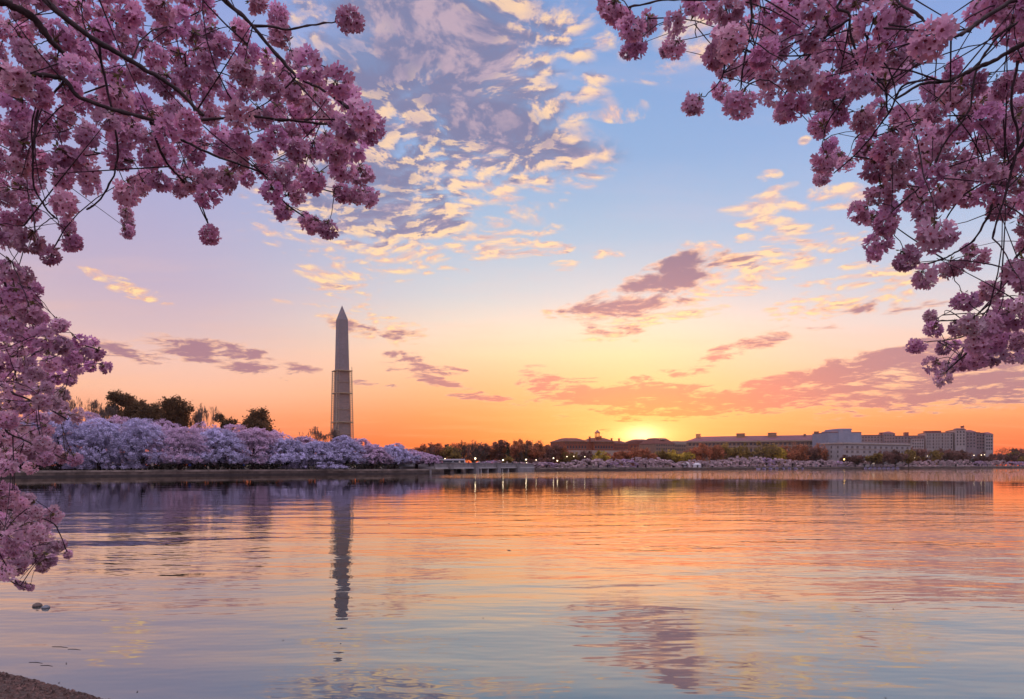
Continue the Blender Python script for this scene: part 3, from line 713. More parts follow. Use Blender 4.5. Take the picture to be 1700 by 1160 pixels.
poly_r1 = [(1250, -40), (1255, 60), (1270, 120), (1300, 150), (1330, 110), (1355, 120), (1390, 140), (1400, 180), (1450, 185), (1460, 170), (1520, 190), (1530, 150), (1560, 140), (1580, 110), (1640, 120), (1760, 110), (1760, 600), (1640, 580), (1600, 560), (1640, 480), (1690, 480), (1690, 400), (1650, 330), (1560, 330), (1500, 330), (1480, 390), (1450, 380), (1455, 330), (1440, 290), (1420, 260), (1445, 215), (1400, 200), (1340, 170), (1240, 110), (1240, 10)]
poly_r2 = [(1240, -40), (1480, -40), (1490, 20), (1520, 60), (1530, 110), (1500, 140), (1450, 150), (1400, 130), (1350, 100), (1270, 60)]
poly_r3 = [(1640, -40), (1760, -40), (1760, 130), (1660, 60)]
holes_r = [[(1320, 30), (1350, 20), (1345, 60), (1325, 60)], [(1410, 25), (1420, 90), (1405, 80)], [(1280, 40), (1300, 20), (1300, 60)], [(1580, 90), (1640, 60), (1640, 110), (1600, 118)], [(1455, 185), (1500, 205), (1480, 235), (1455, 225)], [(1590, 360), (1640, 360), (1630, 400), (1600, 395)], [(1610, 290), (1640, 290), (1645, 320)], [(1530, 195), (1560, 195), (1555, 215)], [(1660, 480), (1700, 470), (1700, 500), (1670, 505)], [(1370, 90), (1395, 100), (1385, 120)], [(1500, 250), (1520, 250), (1510, 270)]]
fg_tree('cherry tree with mauve blossom balls hanging in from the right edge', (4.5, 1.0, 0.5), (4.0, 1.4, 2.9), limbs_r, exp_r,
        [(poly_r1, 17, 26, 1.36), (poly_r2, 18, 27, 1.36), (poly_r3, 18, 26, 1.15)], holes_r, 22, 110)

# ------------------------------------------------------------------ trees
m_cher_wood = mat('dark_cherry_wood', (0.045, 0.03, 0.034), 0.9, 0.3, 3)
def blossom_mat(name, c): return mat(name, c, 0.85, 0.12, 0.6, attr='tint', translucent=0.25, spec=0.1)
m_lav = blossom_mat('blossom_lavender', (0.66, 0.58, 0.82))
m_lil = blossom_mat('blossom_lilac', (0.72, 0.50, 0.68))
m_pal = blossom_mat('blossom_pale', (0.82, 0.60, 0.63))
def cherry_mesh(rng, Rad, H, nleaf, leaf, nlobe=20, wood_arcs=9, low=1.3):
    """billowing umbrella-shaped boughs, drooping at the rim, over a forked dark trunk"""
    C = []; tint = []; lob = []
    ga = rng.uniform(0, 6.28)
    for k in range(nlobe):
        fr_ = ((k + .6) / nlobe) ** .62; ph = ga + k * 2.4 + rng.uniform(-.35, .35)
        rl = Rad * rng.uniform(.34, .52) * (1.05 - .2 * fr_)
        x = np.array([Rad * .74 * fr_ * rng.uniform(.88, 1.1) * np.cos(ph), Rad * .74 * fr_ * rng.uniform(.88, 1.1) * np.sin(ph), 0])
        ztop = H * (1.0 - .74 * fr_ ** 2.0) * rng.uniform(.90, 1.03)
        lob.append((x, ztop, rl, fr_))
    w = np.array([l[2] ** 2 for l in lob]); w /= w.sum(); ncl = nleaf // 60
    for (x, ztop, rl, fr_), ww in zip(lob, w):
        n = int(ncl * ww); bt = rng.uniform(.78, 1.12); cs = Rad / 8.0
        out = x / (np.linalg.norm(x) + 1e-6)
        deep = H * rng.uniform(.28, .40) + (ztop * .35 if fr_ > .7 else 0)
        for _ in range(n):
            ph = rng.uniform(0, 6.28); f_ = rng.uniform(0, 1) ** .5
            d = np.array([np.cos(ph), np.sin(ph), 0])
            z = ztop - deep * f_ ** 2.4 * rng.uniform(.75, 1.15); z = max(z, low * rng.uniform(.8, 1.5))
            c = x + d * rl * f_ * 1.05 + np.array([0, 0, z]) - [0, 0, rng.exponential(.14)]
            sd_ = d * (.7 * (1 - f_) + .25) + out * .35 + np.array([0, 0, -.12 - .75 * f_ ** 2]) + rng.normal(0, .25, 3); sd_ /= np.linalg.norm(sd_)
            L = rng.uniform(.7, 1.6) * cs; m = int(60 * rng.uniform(.6, 1.4)); s_ = rng.uniform(-.5, .5, m)
            C.append(c + sd_ * (s_ * L)[:, None] + rng.normal(0, .17 * cs, (m, 3)) * [1.2, 1.2, .7])
            tint.append(np.full(m, bt * rng.uniform(.80, 1.14)))
    C = np.concatenate(C); tt = np.concatenate(tint) * rng.uniform(.9, 1.1, len(C)); C[:, 2] = np.maximum(C[:, 2], low * .55 + rng.uniform(0, .5, len(C)))
    V, Q = quads_at(C, rng.uniform(.6, 1.3, len(C)) * leaf, rng, -.4)
    cols = np.repeat(np.stack([tt, tt * rng.uniform(.97, 1.03, len(tt)), tt], 1), 4, axis=0)
    A, B, ra, rb = [], [], [], []
    for i in range(2 if rng.random() < .5 else 3):
        ln = rng.uniform(-.5, .5, 2); A.append([ln[0] * .3, ln[1] * .3, -.3]); B.append([ln[0] * .8, ln[1] * .8, 1.7]); ra.append(.26); rb.append(.18)
    for x, ztop, rl, fr_ in lob[:wood_arcs * 2]:
        P0 = np.array([rng.uniform(-.4, .4), rng.uniform(-.4, .4), 1.4]); P2 = x + [0, 0, ztop * .93]; P1 = (P0 + P2) / 2 + [0, 0, H * .12]
        ts = np.linspace(0, 1, 7)[:, None]; p = P0 * (1 - ts) ** 2 + 2 * P1 * ts * (1 - ts) + P2 * ts ** 2; rr = np.linspace(.13, .03, 7)
        A += list(p[:-1]); B += list(p[1:]); ra += list(rr[:-1]); rb += list(rr[1:])
    Vw, Qw = tubes(A, B, ra, rb, 6)
    return (V, Q, cols), (Vw, Qw)
def cherry_tree(name, label, loc, data, mb_, group, rz=0.0, sc_=None):
    (V, Q, cols), (Vw, Qw) = data
    t = thing(name, label, 'cherry tree', loc, rz, group)
    if sc_: t.scale = sc_
    obj('trunk', mesh_np('trunk', Vw, [Qw], m_cher_wood), t); obj('crown', mesh_np('crown', V, [Q], mb_, colors=cols), t)
    return t
ORD = ['first', 'second', 'third', 'fourth', 'fifth', 'sixth', 'seventh', 'eighth', 'ninth', 'tenth', 'eleventh', 'twelfth', 'thirteenth', 'fourteenth', 'fifteenth', 'sixteenth', 'seventeenth', 'eighteenth']
rc = np.random.default_rng(31)
front = [(-60, 690, 75, 117), (20, 694, 72, 120), (98, 688, 72, 126), (165, 690, 68, 131), (232, 697, 66, 136), (298, 703, 66, 140), (362, 704, 62, 145), (420, 710, 60, 150), (476, 722, 55, 154),
         (525, 728, 50, 158), (572, 728, 48, 162), (618, 735, 44, 166), (655, 739, 42, 171), (692, 745, 36, 176), (712, 753, 22, 180)]
frontm = [m_lav, m_lav, m_lav, m_lav, m_lav, m_lil, m_lav, m_lil, m_lav, m_lav, m_lav, m_lil, m_lav, m_lil, m_lil]
backr = [(60, 684, 62, 138), (140, 680, 60, 144), (205, 684, 58, 150), (270, 693, 56, 156), (335, 698, 55, 160), (398, 702, 52, 166), (455, 712, 48, 171), (505, 722, 40, 176), (598, 726, 42, 184), (645, 736, 36, 190), (680, 742, 30, 194)]
for i, (px, ty, hw, D) in enumerate(front):
    ty += (0, -3, -9, 2, -6, 4, 0, -5, 3, 0, -5, 2, -3, 2, 0)[i]
    D += 1.5 + .8 * hw / F * D; rad = hw / F * D * .97; top = EYE + (HY - ty) / F * D - GZ
    p = P(px, HY, D)
    d = cherry_mesh(rc, rad, top, int(44000 * (1 - .3 * i / 15)), .21 * D / 130, 17, low=(.6 if i in (3, 9) else 2.4))
    extra = {3: ', its lowest bough hanging over the wall', 5: ', rosier than its neighbours'}.get(i, '')
    cherry_tree('cherry_tree', 'drooping lavender cherry in the front row on the left bank, %s from the left' % ORD[i], (p.x, D, GZ), d, frontm[i], 'cherry trees along the left bank')
for i, (px, ty, hw, D) in enumerate(backr):
    D += 14; rad = hw / F * D * 1.1; top = EYE + (HY - ty) / F * D - GZ; p = P(px, HY, D)
    d = cherry_mesh(rc, rad, top, 20000, .24 * D / 150, 13, low=2.0)
    cherry_tree('cherry_tree', 'rosy lilac cherry rising behind the front row on the left bank, %s from the left' % ORD[i], (p.x, D, GZ), d, m_lil, 'cherry trees behind the left bank row')

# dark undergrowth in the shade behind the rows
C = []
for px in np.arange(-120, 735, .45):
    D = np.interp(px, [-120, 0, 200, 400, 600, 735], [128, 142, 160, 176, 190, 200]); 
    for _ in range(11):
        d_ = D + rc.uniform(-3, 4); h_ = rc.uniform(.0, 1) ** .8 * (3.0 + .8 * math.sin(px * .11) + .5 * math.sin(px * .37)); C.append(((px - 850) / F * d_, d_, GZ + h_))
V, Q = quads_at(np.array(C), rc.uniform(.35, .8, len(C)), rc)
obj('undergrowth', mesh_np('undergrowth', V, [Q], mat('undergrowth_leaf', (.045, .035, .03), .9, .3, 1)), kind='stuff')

# ---- leafy and bare trees
def skeleton(rng, H, spread=.55, first=.28, lev=5, upright=.35, r0=None):
    A, B, RA, RB = [], [], [], []; tips = []
    def grow(p, d, L, r, l):
        q_ = p; n = 3
        for k in range(n):
            d = d + rng.normal(0, .10, 3) + np.array([0, 0, .04]); d = d / np.linalg.norm(d); e = q_ + d * L / n
            A.append(q_); B.append(e); RA.append(r * (1 - .25 * k / n)); RB.append(r * (1 - .25 * (k + 1) / n)); q_ = e
        if l >= lev: tips.append(q_); return
        nk = rng.integers(2, 4) + (1 if l == 0 else 0)
        for k in range(nk):
            nd = d + rng.normal(0, spread, 3) + np.array([0, 0, upright]); nd /= np.linalg.norm(nd)
            grow(q_, nd, L * rng.uniform(.62, .88), r * .60, l + 1)
        if l >= 1: tips.append(q_)
    grow(np.zeros(3) - [0, 0, .2], np.array([0, 0, 1.]), H * first, r0 or H * .022, 0)
    A, B, T_ = np.array(A), np.array(B), np.array(tips)
    s_ = H / B[:, 2].max(); A *= s_; B *= s_; T_ *= s_
    A[0] = [0, 0, -.2]
    return A, B, np.array(RA), np.array(RB), T_
def leafmat(name, c, tr=.15): return mat(name, c, .85, .25, 1.0, attr='tint', translucent=tr, spec=.1)
LM = {'evergreen': leafmat('leaf_evergreen', (0.14, 0.085, 0.045), .3), 'olive': leafmat('leaf_olive', (0.34, 0.22, 0.07), .55), 'russet': leafmat('leaf_russet', (0.50, 0.19, 0.10), .6), 'yellow': leafmat('leaf_yellow', (0.55, 0.38, 0.07), .55),
      'plum': leafmat('leaf_plum', (0.24, 0.12, 0.10), .45), 'conifer': leafmat('leaf_conifer', (0.05, 0.05, 0.03), .1)}
m_wood = mat('tree_bark', (0.075, 0.055, 0.045), .9, .3, 2); m_wood2 = mat('pale_tree_bark', (0.16, 0.115, 0.095), .9, .3, 2)
def leafy(rng, H, width, n, leaf, clump=.07, lev=4, base=.14, fat=0.0):
    """limbs fanning out into a crown of uneven lobes, with loose leaves at the rim"""
    nl = rng.integers(18, 26); lobes = []
    for k in range(nl):
        u = rng.normal(size=3); u /= np.linalg.norm(u); f_ = rng.uniform(.25, .80)
        zc = base + (1 - base) * .52
        c = np.array([u[0] * width * f_, u[1] * width * f_, H * (zc + u[2] * (1 - base) * .5 * f_ * .95)])
        r = min(width, H * .5) * rng.uniform(.20 + fat, .42 + fat); lobes.append((c, r))
    top = max(c[2] + r * .9 for c, r in lobes); k_ = H / top
    lobes = [(c * [1, 1, k_], r) for c, r in lobes]
    C = []; tt = []
    for c, r in lobes:
        m_ = max(3, int(n / nl / 20)); bt = rng.uniform(.75, 1.25)
        for _ in range(m_):
            u = rng.normal(size=3); u /= np.linalg.norm(u); cc = c + u * r * rng.uniform(.45, 1.08) * [1.1, 1.1, .85]; m = rng.integers(10, 28)
            C.append(cc + rng.normal(0, r * rng.uniform(.12, .3), (m, 3))); tt.append(np.full(m, bt * rng.uniform(.7, 1.3)))
    C = np.concatenate(C); tt = np.concatenate(tt); C[:, 2] = np.clip(C[:, 2], H * base * .7, H * 1.03)
    V, Q = quads_at(C, rng.uniform(.5, 1.3, len(C)) * leaf, rng)
    cols = np.repeat(np.stack([tt * rng.uniform(.9, 1.1, len(tt)), tt, tt], 1), 4, axis=0)
    A = [[0, 0, -.2]]; z0 = H * max(.12, base); B = [[0, 0, z0]]; ra = [H * .024]; rb = [H * .018]
    for c, r in lobes:
        P0 = np.array([0, 0, z0]); P1 = np.array([c[0] * .35, c[1] * .35, (z0 + c[2]) / 2]); ts = np.linspace(0, 1, 6)[:, None]
        p = P0 * (1 - ts) ** 2 + 2 * P1 * ts * (1 - ts) + c * ts ** 2; rr = np.linspace(H * .012, H * .004, 6)
        A += list(p[:-1]); B += list(p[1:]); ra += list(rr[:-1]); rb += list(rr[1:])
        for _ in range(7):
            u = rng.normal(size=3); u[2] = abs(u[2]) * .8; u /= np.linalg.norm(u); e = c + u * r * rng.uniform(.9, 1.35)
            e[2] = min(e[2], H * 1.02); A.append(c); B.append(e); ra.append(H * .004); rb.append(H * .0022)
    return (np.array(A), np.array(B), np.array(ra), np.array(rb)), (V, Q, cols)
def conifer(rng, H, width, n, leaf):
    zz = np.sqrt(rng.uniform(0, 1, n // 20)); C = []; tt = []
    for z in zz:
        h_ = H * (1 - z * .9); rad = width * z * rng.uniform(.5, 1.08); ph = rng.uniform(0, 6.28); m = 20
        f_ = rng.uniform(.3, 1, m)[:, None]; C.append(np.array([[rad * np.cos(ph), rad * np.sin(ph), 0]]) * f_ + [[0, 0, h_]] - [[0, 0, H * .05]] * f_ + rng.normal(0, H * .012, (m, 3))); tt.append(np.full(m, rng.uniform(.6, 1.4)))
    C = np.concatenate(C); tt = np.concatenate(tt); V, Q = quads_at(C, rng.uniform(.6, 1.3, len(C)) * leaf, rng)
    return (np.array([[0, 0, -.2]]), np.array([[0, 0, H * .9]]), np.array([H * .018]), np.array([.04])), (V, Q, np.repeat(tt[:, None] * np.ones((1, 3)), 4, axis=0))
def place_tree(name, label, cat, px, ty, D, data, leafm, group=None, wood=None, base=GZ):
    w_, l_ = data; V, Q = tubes(*w_, 5); p = P(px, HY, D)
    t = thing(name, label, cat, (p.x, D, base), 0, group)
    obj('trunk', mesh_np('trunk', V, [Q], wood or m_wood), t)
    if l_ is not None: obj('crown', mesh_np('crown', l_[0], [l_[1]], leafm, colors=l_[2]), t)
    return t
def hgt_(ty, D, base=GZ): return EYE + (HY - ty) / F * D - base
rt = np.random.default_rng(77)
# dark evergreens over the left bank row
for px, ty, hw, D, lab in [(196, 648, 18, 215, 'tall narrow dark evergreen, leftmost above the lavender cherry row'), (226, 656, 24, 212, 'rounded dark evergreen between the narrow one and the broad low one'), (252, 668, 24, 208, 'broad low dark evergreen sloping down to the gap in the tree line'),
                           (292, 657, 25, 205, 'dense dark evergreen standing alone left of the bare tree'), (373, 686, 14, 215, 'small dark evergreen top showing just right of the bare tree'), (427, 676, 26, 212, 'round dark evergreen halfway between the bare tree and the obelisk')]:
    H = hgt_(ty, D); place_tree('evergreen_tree', lab, 'evergreen tree', px, ty, D, leafy(rt, H, hw / F * D * 1.12, 16000, .50, base=.2, fat=.10), LM['evergreen'], 'dark evergreens above the left bank')
for px, ty, hw, D, lab in [(343, 667, 20, 205, 'bare branching tree between two dark evergreens above the cherry row'), (328, 680, 9, 212, 'thin bare tree close beside the larger bare tree above the cherries'), (125, 652, 22, 190, 'tall bare tree, leftmost above the lavender cherries'),
                           (150, 660, 24, 194, 'wide bare tree next to the tall bare one at far left'), (172, 668, 20, 198, 'low bare tree just left of the dark evergreens'), (530, 706, 22, 200, 'bare tree just left of the foot of the obelisk'), (553, 706, 20, 204, 'bare tree crossing in front of the foot of the obelisk'),
                           (500, 716, 16, 205, 'small bare tree left of the two at the obelisk')]:
    H = hgt_(ty, D); A, B, ra, rb, T_ = skeleton(rt, H, spread=.42, lev=7, first=.25, upright=.2, r0=.17)
    w = np.percentile(np.linalg.norm(T_[:, :2], axis=1), 92); s_ = np.array([hw / F * D / w] * 2 + [1]); place_tree('bare_tree', lab, 'bare tree', px, ty, D, ((A * s_, B * s_, np.maximum(ra, .028), np.maximum(rb, .024)), None), None, 'bare trees above the left bank', m_wood2)

# ---- the belt of budding trees from the bridge to the right edge, in front of the offices
BELT = [ # px, top row, half width, distance, kind
    (690, 748, 18, 332, 'russet'), (705, 745, 16, 336, 'plum'), (716, 748, 16, 345, 'russet'), (732, 744, 18, 345, 'russet'), (746, 746, 18, 348, 'plum'), (762, 744, 18, 350, 'russet'), (786, 742, 18, 352, 'plum'), (800, 750, 16, 356, 'russet'), (814, 746, 16, 352, 'plum'), (828, 744, 16, 352, 'russet'), (848, 743, 16, 352, 'russet'), (872, 741, 18, 352, 'russet'), (886, 742, 16, 352, 'plum'), (930, 748, 16, 352, 'russet'), (1406, 757, 11, 428, 'plum'), (1424, 756, 12, 426, 'plum'), (1445, 753, 15, 428, 'olive'), (1466, 750, 16, 432, 'plum'), (1486, 748, 16, 440, 'plum'), (1508, 747, 16, 450, 'olive'), (712, 741, 14, 350, 'bare'), (735, 734, 20, 345, 'bare'), (722, 752, 14, 262, 'conifer'), (752, 747, 16, 340, 'olive'), (768, 730, 24, 268, 'bare'), (789, 730, 17, 262, 'bare'), (806, 753, 12, 380, 'russet'), (822, 742, 14, 370, 'bare'), (843, 733, 10, 330, 'conifer'),
    (833, 740, 14, 350, 'plum'), (857, 739, 16, 345, 'russet'), (877, 733, 17, 340, 'bare'), (868, 745, 14, 350, 'olive'), (893, 746, 14, 345, 'russet'), (905, 741, 14, 355, 'russet'), (921, 745, 15, 350, 'plum'), (938, 751, 14, 350, 'olive'), (842, 762, 10, 262, 'olive'), (893, 764, 14, 262, 'plum'), (908, 764, 12, 262, 'plum'),
    (955, 752, 16, 355, 'olive'), (975, 750, 15, 350, 'plum'), (996, 750, 16, 348, 'yellow'), (1015, 752, 14, 360, 'russet'), (1035, 748, 16, 365, 'russet'), (1055, 744, 18, 370, 'russet'), (1076, 745, 18, 372, 'russet'), (1098, 748, 16, 375, 'olive'), (1118, 748, 18, 375, 'yellow'), (1138, 751, 18, 380, 'yellow'),
    (1160, 742, 20, 395, 'russet'), (1184, 738, 22, 400, 'russet'), (1208, 737, 22, 410, 'olive'), (1232, 738, 18, 415, 'olive'), (1252, 746, 16, 420, 'bare'), (1272, 736, 18, 430, 'olive'), (1290, 744, 14, 432, 'yellow'), (1300, 741, 16, 440, 'russet'), (1324, 738, 17, 445, 'russet'), (1345, 744, 16, 450, 'plum'), (1362, 738, 18, 455, 'russet'),
    (1405, 758, 12, 470, 'conifer'), (1426, 752, 14, 480, 'plum'), (1452, 751, 20, 490, 'plum'), (1476, 746, 20, 500, 'olive'), (1500, 743, 20, 505, 'plum'), (1524, 745, 20, 510, 'plum'), (1546, 748, 18, 515, 'olive'), (1570, 746, 20, 520, 'plum'), (1594, 748, 16, 525, 'plum'), (1612, 754, 16, 540, 'conifer'), (1634, 752, 16, 545, 'plum'),
    (1650, 757, 18, 560, 'plum'), (1668, 753, 20, 562, 'plum'), (1688, 752, 20, 570, 'olive'), (1706, 753, 20, 575, 'plum'), (1655, 752, 16, 575, 'bare'), (1674, 741, 22, 580, 'bare'), (1698, 744, 20, 590, 'plum'), (1722, 748, 18, 600, 'plum'), (1750, 746, 22, 610, 'olive'), (1790, 748, 22, 620, 'plum'), (650, 752, 14, 340, 'russet'), (670, 750, 14, 345, 'plum')]
ZONES = [(0, 700, 'behind the right end of the lavender row'), (700, 800, 'behind the low bridge'), (800, 880, 'between the bridge and the red brick offices'), (880, 935, 'just left of the red brick offices'), (935, 1050, 'in front of the red brick offices'),
         (1050, 1140, 'below the bright sun glow'), (1140, 1376, 'in front of the long tan office block'), (1376, 1430, 'below the blank pale slab'), (1430, 1650, 'in front of the many winged offices'), (1650, 3000, 'beyond the right end of the offices')]
def zone(px): return next(z for z in ZONES if z[0] <= px < z[1])[2]
KN = {'russet': 'russet budding tree', 'bare': 'bare branching tree', 'conifer': 'dark pointed evergreen', 'olive': 'olive budding tree', 'plum': 'dull plum brown tree', 'yellow': 'yellow green tree'}
from collections import defaultdict
cnt_z = defaultdict(list)
for b in sorted(BELT): cnt_z[(b[4], zone(b[0]))].append(b)
for (kind, z), lst in cnt_z.items():
    for i, (px, ty, hw, D, k_) in enumerate(lst):
        lab = KN[kind] + ' ' + z + ('' if len(lst) == 1 else ', %s from the left' % ORD[i]); H = hgt_(ty, D)
        if kind == 'conifer': place_tree('evergreen_tree', lab, 'evergreen tree', px, ty, D, conifer(rt, H, hw / F * D, 2600, .55), LM['conifer'], 'trees along the far shore')
        elif kind == 'bare':
            A, B, ra, rb, T_ = skeleton(rt, H, spread=.5, lev=6, first=.16, upright=.12, r0=.30)
            w = np.percentile(np.linalg.norm(T_[:, :2], axis=1), 92); s_ = np.array([hw / F * D / w] * 2 + [1]); 
            place_tree('bare_tree', lab, 'bare tree', px, ty, D, ((A * s_, B * s_, np.maximum(ra, .045), np.maximum(rb, .04)), None), None, 'trees along the far shore')
        else: place_tree('budding_tree', lab, 'tree', px, ty, D, leafy(rt, H * (1.30 if px < 935 else 1.08), hw / F * D * 1.35, 4200, .72 * D / 400, base=.06), LM[kind], 'trees along the far shore')

# ---- small cherries on the far shore
protos = []
for k in range(6): protos.append(cherry_mesh(rc, 1.0 * 6, 5.5, 3000, .60, 9, 6, low=.7))
far = []
x = 800
rf = random.Random(12)
def shoreD(px):
    for (x0, y0), (x1, y1) in zip(SHORE_R, SHORE_R[1:]):
        for k in range(21):
            xx = x0 + (x1 - x0) * k / 20; yy = y0 + (y1 - y0) * k / 20
            if 850 + F * xx / yy >= px: return yy
    return 800
TOPS = [(800, 764), (880, 764), (915, 768), (940, 766), (975, 762), (990, 758), (1005, 765), (1015, 760), (1060, 758), (1100, 761), (1120, 768), (1145, 761), (1180, 765), (1215, 757), (1260, 757), (1300, 762), (1350, 763), (1440, 764), (1480, 772), (1500, 764), (1560, 762), (1610, 762), (1700, 765), (1850, 765)]
px = 890
while px < 1860:
    D = shoreD(px) + rf.uniform(5, 9); ty = np.interp(px, [t_[0] for t_ in TOPS], [t_[1] for t_ in TOPS]) + rf.uniform(-1.5, 1.5)
    if not (1604 < px < 1618 or 1436 < px < 1462): far.append((px, ty, D))
    px += rf.uniform(13, 18) * (330 / D) ** .35
for px, ty in [(800, 765), (816, 763), (832, 764), (850, 765), (868, 766), (752, 768), (778, 768)]: far.append((px, ty, 338 if px > 790 else 332))
far.sort(); cz = defaultdict(list)
for f_ in far: cz[zone(f_[0])].append(f_)
pt = [None] * 6
pcol = [m_pal, m_pal, m_pal, m_lil, m_pal, m_pal]
for z, lst in cz.items():
    for i, (px, ty, D) in enumerate(lst):
        k = rf.randrange(6); H = hgt_(ty, D); p = P(px, HY, D); s_ = H / 5.5; sx_ = max(.9, 11.0 / F * D / 6) * rf.uniform(.95, 1.2)
        lab = 'small pale pink cherry %s, %s from the left' % (z, ORD[i])
        if pt[k] is None:
            pt[k] = cherry_tree('cherry_tree', lab, (p.x, D, GZ), protos[k], pcol[k], 'small cherry trees along the far shore', 0, (sx_, sx_, s_))
        else: copy_thing(pt[k], (p.x, D, GZ), rf.uniform(0, 6.28), lab, (sx_, sx_, s_))

# ------------------------------------------------------------------ obelisk
def stone(name, c, cw=2.2, rh=.9, var=.24):
    """ashlar courses in the surface itself"""
    m = bpy.data.materials.new(name); m.use_nodes = True; t = m.node_tree; t.nodes.clear(); h = G(t)
    out = h.node('ShaderNodeOutputMaterial'); b = h.node('ShaderNodeBsdfPrincipled'); b.inputs['Roughness'].default_value = .85
    co = E(h, h.node('ShaderNodeTexCoord').outputs['Object']); x, y, z = h.sep(co)
    br = h.node('ShaderNodeTexBrick'); h.put(br.inputs['Vector'], h.comb(x + y, z, 0)); br.inputs['Scale'].default_value = 1.0
    br.inputs['Brick Width'].default_value = cw; br.inputs['Row Height'].default_value = rh; br.inputs['Mortar Size'].default_value = .03
    k = lambda f: tuple(v * f for v in c) + (1,)
    br.inputs['Color1'].default_value = k(1 - var); br.inputs['Color2'].default_value = k(1 + var * .5); br.inputs['Mortar'].default_value = k(.62)
    n = h.noise(h.comb(x, y, z * .25), .25, 5, .6)
    h.put(b.inputs['Base Color'], h.mix(h.step(n, .35, .7), E(h, br.outputs['Color']), k(.86)))
    t.links.new(b.outputs[0], out.inputs[0]); MATS[name] = m; return m
m_marble = stone('obelisk_marble', (.17, .185, .22), 2.4, 1.0)
m_marble2 = stone('obelisk_lower_marble', (.20, .18, .19), 2.4, 1.0)
m_scaf = mat('scaffold_metal', (.30, .27, .20), .6, .1, 5)
OD = 792.0; op = P(567.8, HY, OD)
ob = thing('obelisk', 'tall pale stone obelisk with scaffolding round its lower shaft', 'monument', (op.x, OD, 8.6), R(33))
z_tip = EYE + (HY - 507) / F * OD - 8.6; z_sh = EYE + (HY - 531) / F * OD - 8.6; z_cut = EYE + (HY - 616) / F * OD - 8.6
hw = lambda z: 8.4 + (5.25 - 8.4) * z / z_sh
def sect(z0, z1, out=0.0, n=1):
    m = MB()
    a, b = hw(z0) + out, hw(z1) + out
    m.hexa([(-a, -a, z0), (a, -a, z0), (a, a, z0), (-a, a, z0)], [(-b, -b, z1), (b, -b, z1), (b, b, z1), (-b, b, z1)]); return m
lo_ = sect(0, z_cut); lo_.build('lower_shaft', m_marble2, ob)
sect(z_cut + .003, z_sh).build('upper_shaft', m_marble, ob)
m = MB(); a = hw(z_sh); m.hexa([(-a, -a, z_sh + .003), (a, -a, z_sh + .003), (a, a, z_sh + .003), (-a, a, z_sh + .003)], [(-.12, -.12, z_tip), (.12, -.12, z_tip), (.12, .12, z_tip), (-.12, .12, z_tip)])
m.build('pyramid_cap', m_marble, ob)
m = MB()
m.box(-1.2, -.5, -a * .83 - .12, -a * .80, z_sh + 2.2, z_sh + 2.8); m.box(.5, 1.2, -a * .83 - .12, -a * .80, z_sh + 2.2, z_sh + 2.8)
m.build('peephole', mat('dark_opening', (.03, .03, .035), .8), ob)
sc_ob = MB()
for zz_, o_ in ((z_cut, 2.9), (EYE + (HY - 653) / F * OD - 8.6, 2.5), (EYE + (HY - 701) / F * OD - 8.6, 2.5), (EYE + (HY - 680) / F * OD - 8.6, .7), (EYE + (HY - 635) / F * OD - 8.6, .7), (EYE + (HY - 720) / F * OD - 8.6, .7)):
    th = .9 if o_ > 1 else .35
    a, b = hw(zz_) + .05, hw(zz_) + o_
    for x0, x1, y0, y1 in ((-b, b, -b, -a), (-b, b, a, b), (-b, -a, -a, a), (a, b, -a, a)): sc_ob.box(x0, x1, y0, y1, zz_ - th / 2, zz_ + th / 2)
sc_ob.build('platform', m_scaf, ob)
for cx, cy in ((-1, -1), (1, -1), (1, 1), (-1, 1)):
    m = MB(); ex = 8.5 if (cx, cy) in ((1, -1),) else 0
    for sx_, sy_ in ((0, 0), (1, 0), (0, 1)):
        f0 = lambda z, s_: (hw(z) + 2.3) - (2.6 if s_ else 0)
        b0 = (cx * f0(0, sx_), cy * f0(0, sy_), 0); b1 = (cx * f0(z_cut, sx_), cy * f0(z_cut, sy_), z_cut + (4.5 if not (sx_ or sy_) and ex else .4)); m.bar(b0, b1, .34, 5)
    nz_ = int(z_cut / 2.6)
    for k in range(nz_ + 1):
        z = k * z_cut / nz_; f1 = hw(z) + 2.3; c_ = (cx * f1, cy * f1, z)
        m.bar(c_, (cx * (f1 - 2.6), cy * f1, z), .22, 4); m.bar(c_, (cx * f1, cy * (f1 - 2.6), z), .22, 4)
    m.build('scaffold_tower', m_scaf, ob)
# thin leaning boom beside it
m = MB(); m.bar((0, 0, 0), (9, 0, 11), .35, 5); m.bar((0, 0, -3), (0, 0, .6), .8, 6)
pb = P(508, 730, 760)
cr_ = thing('crane', 'thin leaning crane boom left of the foot of the obelisk', 'crane', (pb.x, 760, pb.z - 2))
m.build('boom', m_scaf, cr_); MB().box(-2, 2, -1.5, 1.5, -pb.z + 3, -2.9).build('cab', m_scaf, cr_)

# ------------------------------------------------------------------ offices
class Facade:
    """a block whose front runs between two points; local x along the front, y into depth, z up from its foot"""
    def __init__(s, name, label, cat, px0, D0, px1, D1, group=None, base=GZ):
        a = P(px0, HY, D0); b = P(px1, HY, D1); s.L = math.hypot(b.x - a.x, b.y - a.y); s.a = a; s.b = b; s.base = base
        s.px0, s.px1 = px0, px1
        s.o = thing(name, label, cat, (a.x, a.y, base), math.atan2(b.y - a.y, b.x - a.x), group)
    def x(s, px):           # local x where the view line through a photo column meets the front
        k = (px - 850) / F; dx_, dy_ = s.b.x - s.a.x, s.b.y - s.a.y
        t_ = (k * s.a.y - s.a.x) / (dx_ - k * dy_); return t_ * s.L
    def D(s, x): return s.a.y + (s.b.y - s.a.y) * x / s.L
    def z(s, px, py): return EYE + (HY - py) / F * s.D(s.x(px)) - s.base
    def part(s, name, mb, m): return mb.build(name, m, s.o)
